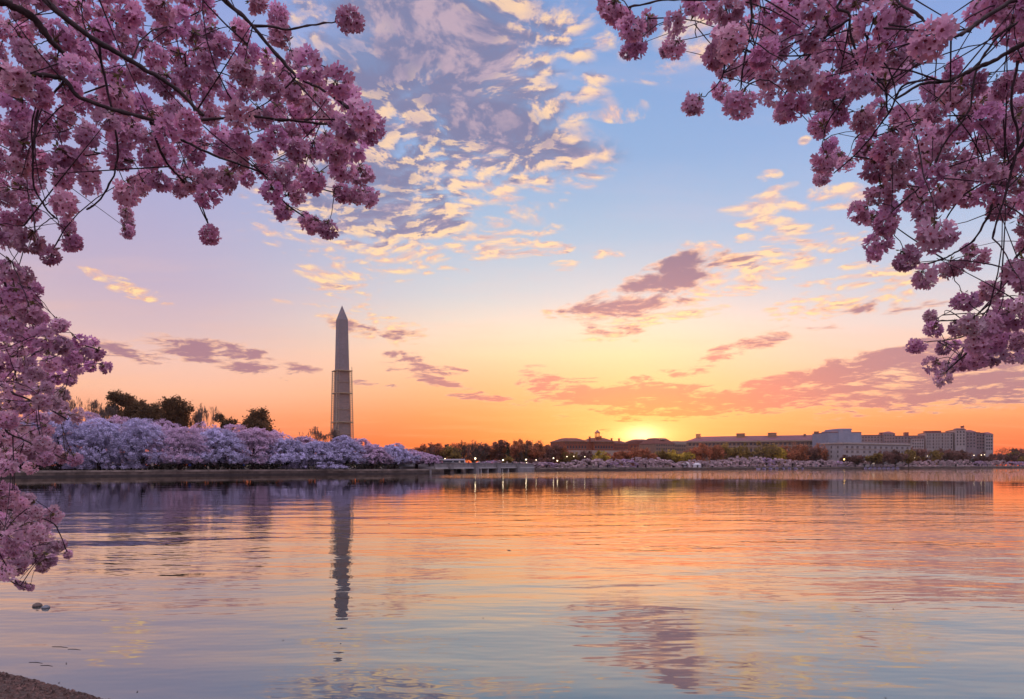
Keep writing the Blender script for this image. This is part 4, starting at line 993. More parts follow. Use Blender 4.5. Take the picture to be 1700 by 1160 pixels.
def roof_hip(L0, L1, y0, y1, z0, z1, ins, insy=None):
    m = MB(); insy = insy or min((y1 - y0) * .42, 1e9); m.frustum(L0, L1, y0, y1, z0, z1, ins, insy); return m
m_glass = mat('window_glass', (.045, .045, .06), .25, .2, 3, spec=.5)
m_brick = mat('red_brick', (.24, .07, .045), .9, .2, .8)
m_tan = mat('tan_stone', (.27, .165, .12), .9, .15, .5)
m_tan2 = mat('tan_trim', (.38, .28, .23), .85, .1, .5)
m_redroof = mat('red_tile_roof', (.15, .05, .04), .85, .2, 1.2)
m_rose = mat('rose_roof', (.20, .085, .10), .85, .2, 1.0)
m_slab = mat('slate_slab', (.27, .275, .34), .9, .08, .3)
m_pale = mat('pale_limestone', (.38, .33, .33), .9, .12, .5)
m_mauve = mat('mauve_limestone', (.27, .21, .23), .9, .14, .5)
m_slate = mat('slate_roof', (.13, .11, .14), .8, .2, 1)
def window_mesh(w, h_, arched=False, key=''):
    m = MB()
    if arched:
        pts = [(-w / 2, 0), (w / 2, 0), (w / 2, h_ - w / 2)] + [(w / 2 * math.cos(a_), h_ - w / 2 + w / 2 * math.sin(a_)) for a_ in (R(45), R(90), R(135))] + [(-w / 2, h_ - w / 2)]
    else: pts = [(-w / 2, 0), (w / 2, 0), (w / 2, h_), (-w / 2, h_)]
    n = len(pts); vs = [(x, -.06, z) for x, z in pts] + [(x, .05, z) for x, z in pts]
    m.add(vs, [tuple(range(n)), tuple(range(n, 2 * n))[::-1]] + [(i, n + i, n + (i + 1) % n, (i + 1) % n) for i in range(n)])
    m.cur = 1; m.box(-w / 2 - .12, w / 2 + .12, -.16, .05, -.22, -.004)
    if not arched: m.box(-.05, .05, -.10, -.058, 0, h_)
    return m
def windows(fc, xs, zs, w, h_, trim, y=0.0, arched=False, skip=None):
    me = window_mesh(w, h_, arched).data('window', [m_glass, trim]); 
    for z in zs:
        for x in xs:
            if skip and skip(x, z): continue
            obj('window', me, fc.o, (x, y, z))
def spaced(a, b, n): return [a + (b - a) * (i + .5) / n for i in range(n)]

# red brick offices with a clock tower
f = Facade('brick_building', 'red brick office building with a pointed belfry, left of the sun', 'building', 934, 455, 1046, 470)
X = f.x; d_ = 24
zc_ = f.z(960, 733); 
f.part('wall', MB().box(X(935), X(976), 0, d_, 0, zc_).box(X(976) + .01, X(985) - .01, 1.5, d_ - 1, 0, zc_ - .6).box(X(985), X(1020), 0, d_, 0, zc_).box(X(1020) + .01, X(1046), 1.2, d_, 0, f.z(1030, 736)), m_brick)
f.part('stone_base', MB().box(X(928), X(1046), -.5, -.01, 0, f.z(990, 747.5)), m_tan2)
f.part('cornice', MB().box(X(935) - .4, X(976) + .4, -.45, d_, zc_ + .003, zc_ + .45).box(X(985) - .4, X(1020) + .4, -.45, d_, zc_ + .003, zc_ + .45), m_tan)
zr_ = f.z(960, 726.3)
f.part('roof', MB().frustum(X(935) - .3, X(976) + .3, -.3, d_, zc_ + .453, zr_, 5.2, 8), m_redroof)
f.part('roof', MB().frustum(X(985) - .3, X(1020) + .3, -.3, d_, zc_ + .453, zr_ + .4, 4.6, 8), m_redroof)
f.part('roof', MB().frustum(X(1020) + .3, X(1046), 1.0, d_, f.z(1030, 736) + .003, f.z(1030, 731), 2.5, 8), m_redroof)
windows(f, spaced(X(937), X(975), 9), [f.z(955, 736.6)], .75, .9, m_tan); windows(f, spaced(X(986.5), X(1019), 8), [f.z(1000, 736.6)], .75, .9, m_tan)
windows(f, spaced(X(940), X(974), 7), [f.z(955, 744.6)], 1.1, 2.0, m_tan2, arched=True); windows(f, spaced(X(987), X(1018), 7), [f.z(1000, 744.6)], 1.1, 2.0, m_tan2, arched=True)
windows(f, spaced(X(1021), X(1044), 6), [f.z(1030, 740), f.z(1030, 745)], .8, 1.0, m_tan, y=1.2)
xt = X(996); tz0 = zr_ - 2; tz1 = f.z(996, 718.5)
tw = MB(); tw.box(xt - 1.25, xt + 1.25, 3, 5.5, tz0, tz1 - 2.4)
for sx_ in (-1, 1):
    for yy in (3, 5.1): tw.box(xt + sx_ * 1.05 - .2, xt + sx_ * 1.05 + .2, yy, yy + .4, tz1 - 2.4, tz1)
tw.box(xt - 1.4, xt + 1.4, 2.85, 5.65, tz1 + .003, tz1 + .5)
f.part('belfry', tw, m_brick); f.part('spire', MB().cone((xt, 4.25), 1.9, tz1 + .503, .05, f.z(996, 712.4), 8), m_slate)
for px_, pt_ in ((983.5, 724.8), (1020.2, 727.6), (1032.5, 728), (1002, 724)): 
    xx = X(px_); f.part('chimney', MB().box(xx - .45, xx + .45, 4, 5, zc_ - 1, f.z(px_, pt_)).box(xx - .6, xx + .6, 3.85, 5.15, f.z(px_, pt_) + .003, f.z(px_, pt_) + .3), m_brick)
f = Facade('annex_building', 'low red annex at the left end of the red brick offices', 'building', 917, 470, 937, 474)
f.part('wall', MB().box(0, f.L, 0, 14, 0, f.z(925, 746)), m_brick); f.part('roof', roof_hip(-.3, f.L + .3, -.3, 14, f.z(925, 746) + .003, f.z(930, 741.5), 2.5), m_redroof); windows(f, spaced(.6, f.L - .6, 4), [f.z(925, 751)], .8, 1.3, m_tan)

f = Facade('domed_building', 'small building with a rounded roof directly under the sun glow', 'building', 1046, 520, 1088, 525)
X = f.x; f.part('wall', MB().box(X(1046), X(1088), 0, 30, 0, f.z(1070, 737)), m_brick)
rm = MB(); zz0 = f.z(1070, 737); zz1 = f.z(1070, 728.3); x0, x1 = X(1059), X(1084)
rm.hexa([(x0, 1, zz0 + .003), (x1, 1, zz0 + .003), (x1, 26, zz0 + .003), (x0, 26, zz0 + .003)], [(x0 + .6, 1.5, zz0 + (zz1 - zz0) * .6), (x1 - .6, 1.5, zz0 + (zz1 - zz0) * .6), (x1 - .6, 25, zz0 + (zz1 - zz0) * .6), (x0 + .6, 25, zz0 + (zz1 - zz0) * .6)])
rm.frustum(x0 + .6, x1 - .6, 1.5, 25, zz0 + (zz1 - zz0) * .6 + .003, zz1, 2.4, 8)
f.part('roof', rm, m_redroof); windows(f, spaced(X(1047), X(1087), 9), [f.z(1070, 743), f.z(1070, 750)], 1.0, 1.6, m_tan)
f = Facade('hipped_building', 'hip roofed tan building between the sun glow and the long tan block', 'building', 1086, 490, 1142, 500)
X = f.x; ze = f.z(1108, 736.5); f.part('wall', MB().box(X(1087), X(1121), 0, 22, 0, ze).box(X(1121) + .01, X(1142), 2, 20, 0, f.z(1130, 737.5)), m_tan)
f.part('roof', roof_hip(X(1087) - .3, X(1121) + .3, -.3, 22, ze + .003, f.z(1108, 726.6), 4.2, 7), m_redroof); f.part('parapet', MB().box(X(1121) + .3, X(1142), 1.7, 20, f.z(1130, 737.5) + .003, f.z(1130, 732)), m_tan2)
f.part('roof_box', MB().box(X(1101), X(1108), 3, 8, f.z(1108, 730), f.z(1108, 727.6)), m_tan2); windows(f, spaced(X(1089), X(1120), 8), [f.z(1108, 741), f.z(1108, 747), f.z(1108, 753)], 1.0, 1.5, m_tan2); windows(f, spaced(X(1123), X(1141), 5), [f.z(1130, 742), f.z(1130, 748)], 1.0, 1.5, m_tan2, y=2)

# the long tan block
f = Facade('office_block', 'long tan office block with a low rose roof and roof boxes', 'building', 1139, 535, 1375, 500)
X = f.x; d_ = 55; z1 = f.z(1139, 732.5); z2 = f.z(1375, 728.0); ze = z1
f.part('wall', MB().box(0, f.L, 0, d_, 0, ze), m_tan)
f.part('cornice', MB().box(-.7, f.L + .7, -.8, -.003, ze - 1.0, ze - .1).box(-.3, f.L + .3, -.4, -.003, ze - 4.6, ze - 4.0), m_tan2)
zr_ = f.z(1260, 722.2)
f.part('roof', MB().frustum(-.7, f.L + .7, -.8, d_, ze + .003, zr_, 9.5, 12), m_rose)
for a_, b_, t_ in ((1154, 1161, 720.2), (1222, 1236, 719.2), (1275, 1289.5, 718), (1353, 1360.5, 716)):
    f.part('roof_box', MB().box(X(a_), X(b_), 7, 12, zr_ - 3, f.z((a_ + b_) / 2, t_)).box(X(a_) - .25, X(b_) + .25, 6.75, 12.25, f.z((a_ + b_) / 2, t_) + .003, f.z((a_ + b_) / 2, t_) + .35), m_tan)
f.part('roof_vent', MB().box(X(1335), X(1339), 8, 10, zr_ - .5, zr_ + .8), m_tan); f.part('roof_vent', MB().bar((X(1371), 4, ze), (X(1371), 4, ze + 4), .5, 8), m_tan)
windows(f, spaced(X(1142), X(1373), 33), [ze - 3.6], 1.5, 1.9, m_tan2); windows(f, spaced(X(1142), X(1373), 33), [ze - 8.4, ze - 12.6], 1.5, 2.4, m_tan2)
pil = MB()
for x_p in spaced(X(1142), X(1373), 33)[:-1]: pil.box(x_p + 1.25, x_p + 1.75, -.35, -.003, ze - 13.4, ze - 4.62)
f.part('pilasters', pil, m_tan2)

# blank slab
f = Facade('slab_building', 'windowless pale grey slab with a stepped flat top', 'building', 1375, 470, 1430, 470)
X = f.x; f.part('wall', MB().box(X(1375), X(1391.5), 0, 25, 0, f.z(1383, 718)).box(X(1391.5) + .01, X(1413), -.4, 25, 0, f.z(1400, 713.6)).box(X(1413) + .01, X(1430), 0, 25, 0, f.z(1420, 718)), m_slab)
f.part('roof_box', MB().box(X(1391.5) - .05, X(1413.5), -.55, 20, f.z(1400, 713.6) + .003, f.z(1400, 711.3)), mat('slate_blue_box', (.26, .29, .42), .8, .05)); f.part('parapet', MB().box(X(1375) - .1, X(1391.2), -.15, 25, f.z(1383, 718) + .003, f.z(1383, 717)).box(X(1413.6), X(1430.1), -.15, 25, f.z(1420, 718) + .003, f.z(1420, 717)), m_rose)

# pale front building with corner
f = Facade('corner_building', 'pale square windowed building in front of the blank slab', 'building', 1400, 440, 1512, 470)
X = f.x; ze = f.z(1400, 737); f.part('wall', MB().box(0, f.L, 0, 18, 0, ze), m_pale)
f.part('cornice', MB().box(-.5, f.L + .4, -.5, 18.4, ze + .003, ze + .5).box(-.2, f.L, -.25, -.003, ze - 3.4, ze - 3.1), m_tan2); f.part('parapet', MB().box(.2, f.L - .2, .2, 17.8, ze + .503, ze + 1.3), m_pale)
xs = [v for c_ in spaced(X(1402), X(1428), 3) for v in (c_ - .55, c_ + .55)] + [v for c_ in spaced(X(1430), X(1511), 9) for v in (c_ - .55, c_ + .55)]
windows(f, xs, [ze - 2.6, ze - 5.6, ze - 8.6, ze - 11.6], .8, 1.5, m_tan2)
me = window_mesh(.8, 1.5).data('window', [m_glass, m_tan2])
for yy in (4, 9, 14):
    for k_ in (2.6, 5.6, 8.6): obj('window', me, f.o, (-.02, yy, ze - k_), R(-90))

# many winged office behind
W_ = [ # px0, px1, top row, setback, tone, windows across, rows, roof
    (1430, 1467, 722.5, 2, 'm', 7, 3, 'flat'), (1467, 1486, 719.5, 0, 'm', 4, 4, 'gable'), (1486, 1540, 723.5, 3, 'm', 10, 4, 'flat'), (1512, 1533, 728, -3, 'p', 5, 3, 'flat'), (1536, 1582, 718.6, -1, 'p', 9, 5, 'flat'),
    (1584, 1601, 713.8, -4, 'p', 3, 5, 'tower'), (1603, 1620, 717, -1, 'm', 3, 5, 'gable'), (1621, 1636, 719, 1, 'm', 3, 5, 'flat'), (1634, 1647, 721, -3, 'p', 3, 5, 'round')]
f = Facade('winged_office', 'many winged pale office with rose roofs at the right end', 'building', 1430, 665, 1648, 632)
X = f.x
for i, (a_, b_, ty, sb, tone, nw, nr_, rf_) in enumerate(W_):
    mm = m_mauve if tone == 'm' else m_pale; x0, x1 = X(a_), X(b_); zt = f.z((a_ + b_) / 2, ty); y0 = sb; dd = 26
    f.part('wing', MB().box(x0 + .01 * i, x1, y0, dd + .2 * i, 0, zt), mm)
    f.part('roof', (MB().box(x0 - .25, x1 + .25, y0 - .35, dd + .2 * i - .4, zt + .003, zt + .5) if rf_ in ('flat', 'tower') else MB().frustum(x0 - .3, x1 + .3, y0 - .4, dd - .5, zt + .003, zt + 2.2, min((x1 - x0) * .46, 4), 5)), m_rose)
    if rf_ == 'tower': f.part('roof_box', MB().frustum(x0 + .4, x1 - .4, y0 + .4, y0 + 9, zt + .503, zt + 1.6, .6, .6), m_slate)
for a_, b_, t_ in ((1464.5, 1486, 717.4), (1506, 1512.5, 717.2), (1540, 1567, 714.8), (1605, 1615, 714.8), (1627.5, 1632.5, 717)):
    zt = f.z((a_ + b_) / 2, t_); f.part('roof_box', MB().box(X(a_), X(b_), 9, 15, zt - 5, zt).box(X(a_) - .2, X(b_) + .2, 8.8, 15.2, zt + .003, zt + .3), m_rose)
tot_w = 0
for (a_, b_, ty, sb, tone, nw, nr_, rf_) in W_:
    zt = f.z((a_ + b_) / 2, ty); zs = [zt - 2.7 - 2.9 * k_ for k_ in range(nr_)]; xs = spaced(X(a_) + .3, X(b_) - .3, nw)
    if tot_w + len(xs) * len(zs) <= 98: windows(f, xs, zs, 1.1, 1.6, m_tan2, y=sb - .002); tot_w += len(xs) * len(zs)
    else:
        allw = MB(); 
        for x_w in xs:
            for z_w in zs:
                allw.cur = 0; allw.box(x_w - .55, x_w + .55, sb - .06, sb - .003, z_w, z_w + 1.6); allw.cur = 1; allw.box(x_w - .67, x_w + .67, sb - .16, sb - .003, z_w - .22, z_w - .004)
        o = f.part('windows', allw, [m_glass, m_tan2]); o['kind'] = 'stuff'
bl = MB()
for k_ in range(14): bl.box(X(1538) + k_ * (X(1580) - X(1538)) / 14, X(1538) + k_ * (X(1580) - X(1538)) / 14 + .45, -1.45, -1.003, 0, f.z(1560, 721))
f.part('pilasters', bl, m_pale)
xf = X(1604); zf = f.z(1604, 715); fl_ = MB().bar((xf, 6, zf - 3), (xf, 6, f.z(1604, 705.2)), .14, 6); f.part('flagpole', fl_, m_slate)
fg_ = MB(); zt = f.z(1604, 705.6); fg_.add([(xf, 6, zt), (xf - 1.6, 6.2, zt - .5), (xf - 3.0, 5.8, zt - .3), (xf - 2.9, 5.8, zt - 2.1), (xf - 1.5, 6.2, zt - 2.3), (xf, 6, zt - 1.9), (xf, 6.06, zt), (xf - 1.6, 6.26, zt - .5), (xf - 3.0, 5.86, zt - .3), (xf - 2.9, 5.86, zt - 2.1), (xf - 1.5, 6.26, zt - 2.3), (xf, 6.06, zt - 1.9)], [(0, 1, 4, 5), (1, 2, 3, 4), (11, 10, 7, 6), (10, 9, 8, 7)])
f.part('flag', fg_, mat('dark_flag', (.16, .05, .07), .8))
f = Facade('low_office', 'low flat roofed building behind the right end of the lavender cherries', 'building', 700, 480, 734, 480)
X = f.x; ze = f.z(715, 746); f.part('wall', MB().box(0, f.L, 0, 18, 0, ze), m_mauve); f.part('roof', MB().box(-.3, f.L + .3, -.3, 18, ze + .003, ze + .5), m_tan); windows(f, spaced(.5, f.L - .5, 7), [ze - 2.8, ze - 6], 1.0, 1.5, m_tan2)
f = Facade('row_building', 'distant low block behind the trees right of the bridge', 'building', 800, 620, 915, 620)
ze = f.z(850, 752); f.part('wall', MB().box(0, f.L, 0, 18, 0, ze), m_mauve); f.part('roof', roof_hip(-.3, f.L + .3, -.3, 18, ze + .003, ze + 2.5, 5), m_redroof); windows(f, spaced(.5, f.L - .5, 16), [ze - 2.8, ze - 6], 1.4, 1.5, m_tan2)

# ------------------------------------------------------------------ low bridge over the inlet
f = Facade('bridge', 'low stone bridge with square piers right of the lavender cherries', 'bridge', 722, 180, 886, 247, base=0)
X = f.x; m_br = mat('bridge_stone', (.26, .23, .235), .9, .2, .8, .02, 3); m_brl = mat('bridge_beam', (.46, .42, .42), .85, .12, 1.0); W = 11.0
f.part('deck', MB().box(0, f.L, 0.3, W - .3, 1.25, 1.85), m_brl)
f.part('parapet', MB().box(0, f.L, -.05, .28, 1.40, 2.45).box(0, f.L, -.12, .36, 2.453, 2.58), m_br); f.part('parapet', MB().box(0, f.L, W - .28, W + .05, 1.40, 2.45).box(0, f.L, W - .36, W + .12, 2.453, 2.58), m_br)
f.part('beam', MB().box(0, f.L, -.20, -.053, 1.20, 1.55), m_brl)
for px_ in (746.5, 789, 825.5, 858.5):
    xx = X(px_); f.part('pier', MB().box(xx - 1.0, xx + 1.0, -.8, W + .8, -1, 2.75).box(xx - 1.2, xx + 1.2, -1.0, W + 1.0, 2.753, 2.95), m_br)
for px_ in (726, 757.8, 771.6, 799, 810.5, 834.6, 844.5, 870):
    xx = X(px_); f.part('post', MB().box(xx - .28, xx + .28, 0, W, -1, 1.247), m_brl)
f.part('abutment', MB().box(X(861), f.L, -.4, W + .4, -1, 1.19), m_br); f.part('abutment', MB().box(-3.0, X(724), -.4, W + .4, -1, 1.19), m_br)
BR = f
# coach crossing behind the bridge
m_bus = mat('coach_paint', (.55, .50, .55), .35, .03, 2, spec=.5); m_tyre = mat('tyre', (.02, .02, .02), .8)
pbus = P(747, HY, 232); bus = thing('coach', 'pale coach with a dark window band on the road behind the bridge', 'bus', (pbus.x, 232, GZ))
b_ = MB(); b_.hexa([(-5.2, -1.25, .4), (5.2, -1.25, .4), (5.2, 1.25, .4), (-5.2, 1.25, .4)], [(-5.2, -1.25, 2.0), (5.25, -1.25, 2.0), (5.25, 1.25, 2.0), (-5.2, 1.25, 2.0)]); b_.frustum(-5.2, 5.25, -1.25, 1.25, 2.0, 3.2, .25, .12)
b_.build('body', m_bus, bus); MB().box(-4.9, 4.9, -1.29, -1.2, 1.9, 2.75).build('window_band', m_glass, bus)
for sx_ in (-3.4, 3.4):
    for sy_ in (-1.2, 1.2): MB().bar((0, -.15, 0), (0, .15, 0), .48, 14).build('wheel', m_tyre, bus, loc=(sx_, sy_, .48))

# ------------------------------------------------------------------ street lamps (lit)
m_post = mat('lamp_post', (.05, .05, .05), .6); m_globe = mat('lamp_globe', (.9, .8, .6), .4, 0, emit=((1.0, .78, .48), 5.0)); m_globe_y = mat('yellow_lamp_globe', (.9, .7, .4), .4, 0, emit=((1.0, .62, .16), 9.0))
def lamp(px, py, D, label, r=.16, gm=None, base=GZ, like=None):
    p = P(px, py, D); H = p.z - base; t = thing('street_lamp', label, 'street lamp', (p.x, D, base), 0, 'lit street lamps round the basin')
    MB().cone((0, 0), .16, -.1, .10, .5, 8).bar((0, 0, .5), (0, 0, H - r), .055, 8).cone((0, 0), .10, H - r * 1.5, .14, H - r * .8, 8).build('post', m_post, t)
    g_ = MB(); n = 10
    vs = []; 
    for a_ in range(7):
        th = math.pi * a_ / 6; vs += [(r * math.sin(th) * math.cos(2 * math.pi * k_ / n) + 1e-5 * k_, r * math.sin(th) * math.sin(2 * math.pi * k_ / n), H + r * 1.15 * math.cos(th)) for k_ in range(n)]
    g_.add(vs, [(a_ * n + k_, (a_ + 1) * n + k_, (a_ + 1) * n + (k_ + 1) % n, a_ * n + (k_ + 1) % n) for a_ in range(6) for k_ in range(n)]); g_.build('globe', gm or m_globe, t, smooth=True)
    MB().cone((0, 0), r * .5, H + r * 1.1, .01, H + r * 1.7, 8).build('cap', m_post, t)
lamps = [(789, 761, 203, 'brightest lit lamp on the bridge, above its second pier', .24), (835.2, 763.6, 222, 'lit lamp on the bridge, above the thin posts right of its third pier', .22), (873.4, 762.8, 240, 'lit lamp at the right end of the bridge', .22), (724.5, 763, 184, 'lit lamp at the left end of the bridge beside the last lavender cherry', .17),
         (738.8, 761.3, 330, 'faint lit lamp seen above the pale coach', .2), (744.8, 757.6, 345, 'tiny lit lamp high above the right end of the coach', .16), (889.8, 763.4, 262, 'lit lamp just right of the bridge, before the dark bushes', .2), (874, 768, 262, 'small low lit lamp below the one at the right bridge end', .13), (918.8, 760.4, 275, 'lit lamp over the dark bushes, left of the first far cherries', .22),
         (925.3, 764.6, 268, 'lower lit lamp at the left end of the far cherries', .22), (941.2, 757.8, 300, 'lit lamp below the left wing of the red brick offices', .18), (952.6, 757.4, 305, 'small lit lamp among trees in front of the red brick offices', .16), (970.8, 758, 306, 'lit lamp above the pale cherries in front of the red brick offices', .18)]
for px, py, D, lab, r in lamps: lamp(px, py, D, lab, r, base=(1.85 if lab.startswith(('brightest', 'lit lamp on the bridge')) else GZ))
for px, py, D, lab, r, y in [(1447.2, 762.3, 432, 'large yellow lamp over the dock with its streak in the water', .55, 1), (1451.5, 761.6, 436, 'second yellow lamp touching the large one over the dock', .35, 1), (1401.5, 762.4, 418, 'yellow lit lamp below the pale square windowed building', .33, 1), (1420, 762.5, 425, 'small white lamp left of the large yellow lamp', .22, 0),
                             (1518, 760, 465, 'white lit lamp below the winged office, right of the dock', .30, 0), (1617, 755.6, 520, 'small white lamp below the right end of the offices', .22, 0), (1629, 755.3, 520, 'small white lamp, left of a close pair', .25, 0), (1634.5, 754.8, 522, 'small white lamp, right of a close pair', .2, 0), (1540, 757, 480, 'faint lamp among the plum brown trees', .15, 0)]:
    lamp(px, py, D, lab, r, m_globe_y if y else None)

# ------------------------------------------------------------------ tents, dock, boats
m_canvas = mat('white_canvas', (.62, .58, .60), .8, .05, 2); m_beige = mat('beige_canvas', (.60, .50, .34), .8, .05, 2)
def tent(px, D, w, h_, label, m_, posts=False):
    p = P(px, HY, D); t = thing('tent', label, 'tent', (p.x, D, GZ)); z0 = h_ * .55 if posts else 0
    if posts:
        for sx_ in (-1, 1):
            for sy_ in (-1, 1): MB().bar((sx_ * w * .44, sy_ * w * .3, 0), (sx_ * w * .44, sy_ * w * .3, z0), .06, 6).build('post', m_post, t)
        MB().frustum(-w / 2, w / 2, -w / 3, w / 3, z0, h_, w * .47, w * .31).build('canopy', m_, t)
    else:
        MB().box(-w / 2, w / 2, -w / 3, w / 3, 0, h_ * .6).build('wall', m_, t); MB().frustum(-w / 2 - .1, w / 2 + .1, -w / 3 - .1, w / 3 + .1, h_ * .603, h_, w * .38, w * .3).build('roof', m_, t)
        MB().box(-w * .12, w * .12, -w / 3 - .03, -w / 3 - .003, 0, h_ * .5).build('doorway', mat('dark_opening', (.03, .03, .035), .8), t)
tent(1139, 302, 3.4, 2.4, 'small white tent on the far bank, left one of two', m_canvas); tent(1157, 308, 3.2, 2.2, 'small white tent on the far bank, right one of two', m_canvas)
tent(1453, 440, 6.0, 3.4, 'beige peaked canopy on posts beside the dock', m_beige, True)
dk_ = P(1462, HY, 420); dock = thing('dock', 'low wooden dock floating off the far shore below the beige canopy', 'dock', (dk_.x, 415, 0), R(34))
MB().box(-16, 16, -1.4, 1.4, .22, .42).build('deck', mat('dock_planks', (.30, .24, .26), .85, .2, 1.5), dock)
for k_ in range(7): MB().bar((-15 + k_ * 5, 1.5, -1), (-15 + k_ * 5, 1.5, 1.1), .12, 6).build('pile', m_post, dock)
m_boat = mat('boat_hull', (.50, .40, .58), .5, .05, 2, spec=.4); m_seat = mat('boat_seat', (.16, .14, .3), .6)
boat0 = None
BL = [(1258 + k_ * 10.5, 0) for k_ in range(8)] + [(1437 + k_ * 7.6, 1) for k_ in range(8)]
for i, (px, grp) in enumerate(BL):
    D = (shoreD(px) - 3.2) if grp == 0 else 399 + (px - 1437) * .33
    lab = ('pale pedal boat by the sea wall below the tan block, %s from the left' if grp == 0 else 'pale pedal boat at the wooden dock, %s from the left') % ORD[i % 8]
    p = P(px, HY, D)
    if boat0 is None:
        boat0 = thing('pedal_boat', lab, 'boat', (p.x, D, 0), 0, 'moored pedal boats')
        for s_ in (-.55, .55): MB().hexa([(-1.0, s_ - .18, -.1), (.9, s_ - .18, -.1), (.9, s_ + .18, -.1), (-1.0, s_ + .18, -.1)], [(-1.15, s_ - .25, .45), (1.3, s_ - .2, .5), (1.3, s_ + .2, .5), (-1.15, s_ + .25, .45)]).build('hull', m_boat, boat0)
        MB().box(-.9, .9, -.5, .5, .35, .55).build('deck', m_boat, boat0)
        for s_ in (-.28, .28): MB().box(-.7, -.2, s_ - .2, s_ + .2, .553, .7).box(-.85, -.7, s_ - .2, s_ + .2, .553, 1.1).build('seat', m_seat, boat0)
    else: copy_thing(boat0, (p.x, D, 0), rf.uniform(-.3, .3) + 1.2, lab)

# ------------------------------------------------------------------ people on the banks and the bridge
def person_mesh(pose, coat):
    """one continuous skinned figure"""
    J = {'pel': (0, 0, .95), 'waist': (0, 0, 1.12), 'chest': (0, 0, 1.34), 'neck': (0, -.01, 1.50), 'head': (0, -.02, 1.60), 'crown': (0, 0, 1.74),
         'shL': (-.18, 0, 1.42), 'elL': (-.25, .02, 1.14), 'haL': (-.22, -.10, .90), 'shR': (.18, 0, 1.42), 'elR': (.25, .02, 1.14), 'haR': (.22, -.12, .92),
         'hiL': (-.10, 0, .90), 'knL': (-.11, -.03, .48), 'anL': (-.12, .02, .09), 'toL': (-.13, -.14, .04), 'hiR': (.10, 0, .90), 'knR': (.11, -.03, .48), 'anR': (.12, .02, .09), 'toR': (.13, -.14, .04)}
    if pose == 'walk': J.update(knL=(-.10, -.16, .50), anL=(-.10, -.22, .09), toL=(-.10, -.38, .05), knR=(.10, .06, .48), anR=(.10, .28, .13), toR=(.10, .16, .04), haL=(-.22, .18, .95), haR=(.22, -.26, .98))
    if pose == 'photo': J.update(elR=(.24, -.14, 1.24), haR=(.07, -.30, 1.52), elL=(-.24, -.14, 1.24), haL=(-.07, -.30, 1.50))
    E_ = [('pel', 'waist'), ('waist', 'chest'), ('chest', 'neck'), ('neck', 'head'), ('head', 'crown'), ('chest', 'shL'), ('shL', 'elL'), ('elL', 'haL'), ('chest', 'shR'), ('shR', 'elR'), ('elR', 'haR'), ('pel', 'hiL'), ('hiL', 'knL'), ('knL', 'anL'), ('anL', 'toL'), ('pel', 'hiR'), ('hiR', 'knR'), ('knR', 'anR'), ('anR', 'toR')]
    Rr = dict(pel=.15, waist=.14, chest=.16, neck=.06, head=.10, crown=.075, shL=.07, elL=.05, haL=.04, shR=.07, elR=.05, haR=.04, hiL=.09, knL=.065, anL=.045, toL=.04, hiR=.09, knR=.065, anR=.045, toR=.04)
    ks = list(J); me = bpy.data.meshes.new('person'); me.from_pydata([J[k_] for k_ in ks], [(ks.index(a_), ks.index(b_)) for a_, b_ in E_], [])
    o = bpy.data.objects.new('tmp_person', me); sc.collection.objects.link(o); md = o.modifiers.new('skin', 'SKIN')
    for k_, sv in zip(ks, me.skin_vertices[0].data): sv.radius = (Rr[k_], Rr[k_] * (.8 if k_ in ('chest', 'waist', 'pel') else 1))
    me.skin_vertices[0].data[0].use_root = True
    o.modifiers.new('sub', 'SUBSURF').levels = 1; bpy.context.view_layer.update()
    ev = o.evaluated_get(bpy.context.evaluated_depsgraph_get()); out = bpy.data.meshes.new_from_object(ev); bpy.data.objects.remove(o); out.name = 'person'
    out.materials.clear()
    for m_ in coat: out.materials.append(m_)
    for p_ in out.polygons:
        z = p_.center.z; p_.material_index = 1 if z < .92 else (2 if z > 1.66 and p_.center.y > -.08 else (3 if z > 1.49 else 0)); p_.use_smooth = True
    return out
C_ = {k_: mat('cloth_' + k_, c_, .9) for k_, c_ in dict(blue=(.05, .12, .5), red=(.4, .05, .06), grey=(.25, .25, .28), dark=(.04, .04, .06), cream=(.6, .52, .45), pink=(.6, .25, .32)).items()}
m_hair = mat('hair', (.04, .025, .02), .7); m_skin = mat('skin', (.50, .30, .22), .6)
PM = {}
def person(px, D, coat, pose, rz, label, base=GZ + .006, group=None):
    k_ = (coat, pose)
    if k_ not in PM: PM[k_] = person_mesh(pose, [C_[coat], C_['dark'], m_hair, m_skin])
    p = P(px, HY, D); obj('person', PM[k_], None, (p.x, D, base), rz, label=label, cat='person', group=group)
def Ld(px, off=1.8):
    for (x0, y0), (x1, y1) in zip(SHORE_L, SHORE_L[1:]):
        for k_ in range(21):
            xx = x0 + (x1 - x0) * k_ / 20; yy = y0 + (y1 - y0) * k_ / 20
            if yy > 40 and 850 + F * xx / yy >= px: return yy + off
    return 180
person(315, Ld(315), 'blue', 'stand', .3, 'person in a bright blue jacket standing on the bank under the lavender cherries')
person(187, Ld(187, 2.4), 'grey', 'photo', 2.8, 'person in grey lifting a camera under the lavender cherries at far left')
person(253, Ld(253), 'cream', 'stand', 1.0, 'person in cream standing left of the one in the blue jacket')
person(405, Ld(405), 'blue', 'walk', 1.5, 'person in blue walking the bank path between blue jacket and obelisk reflection')
person(640, Ld(640), 'dark', 'stand', 0, 'person in dark clothes at the end of the bank near the bridge')
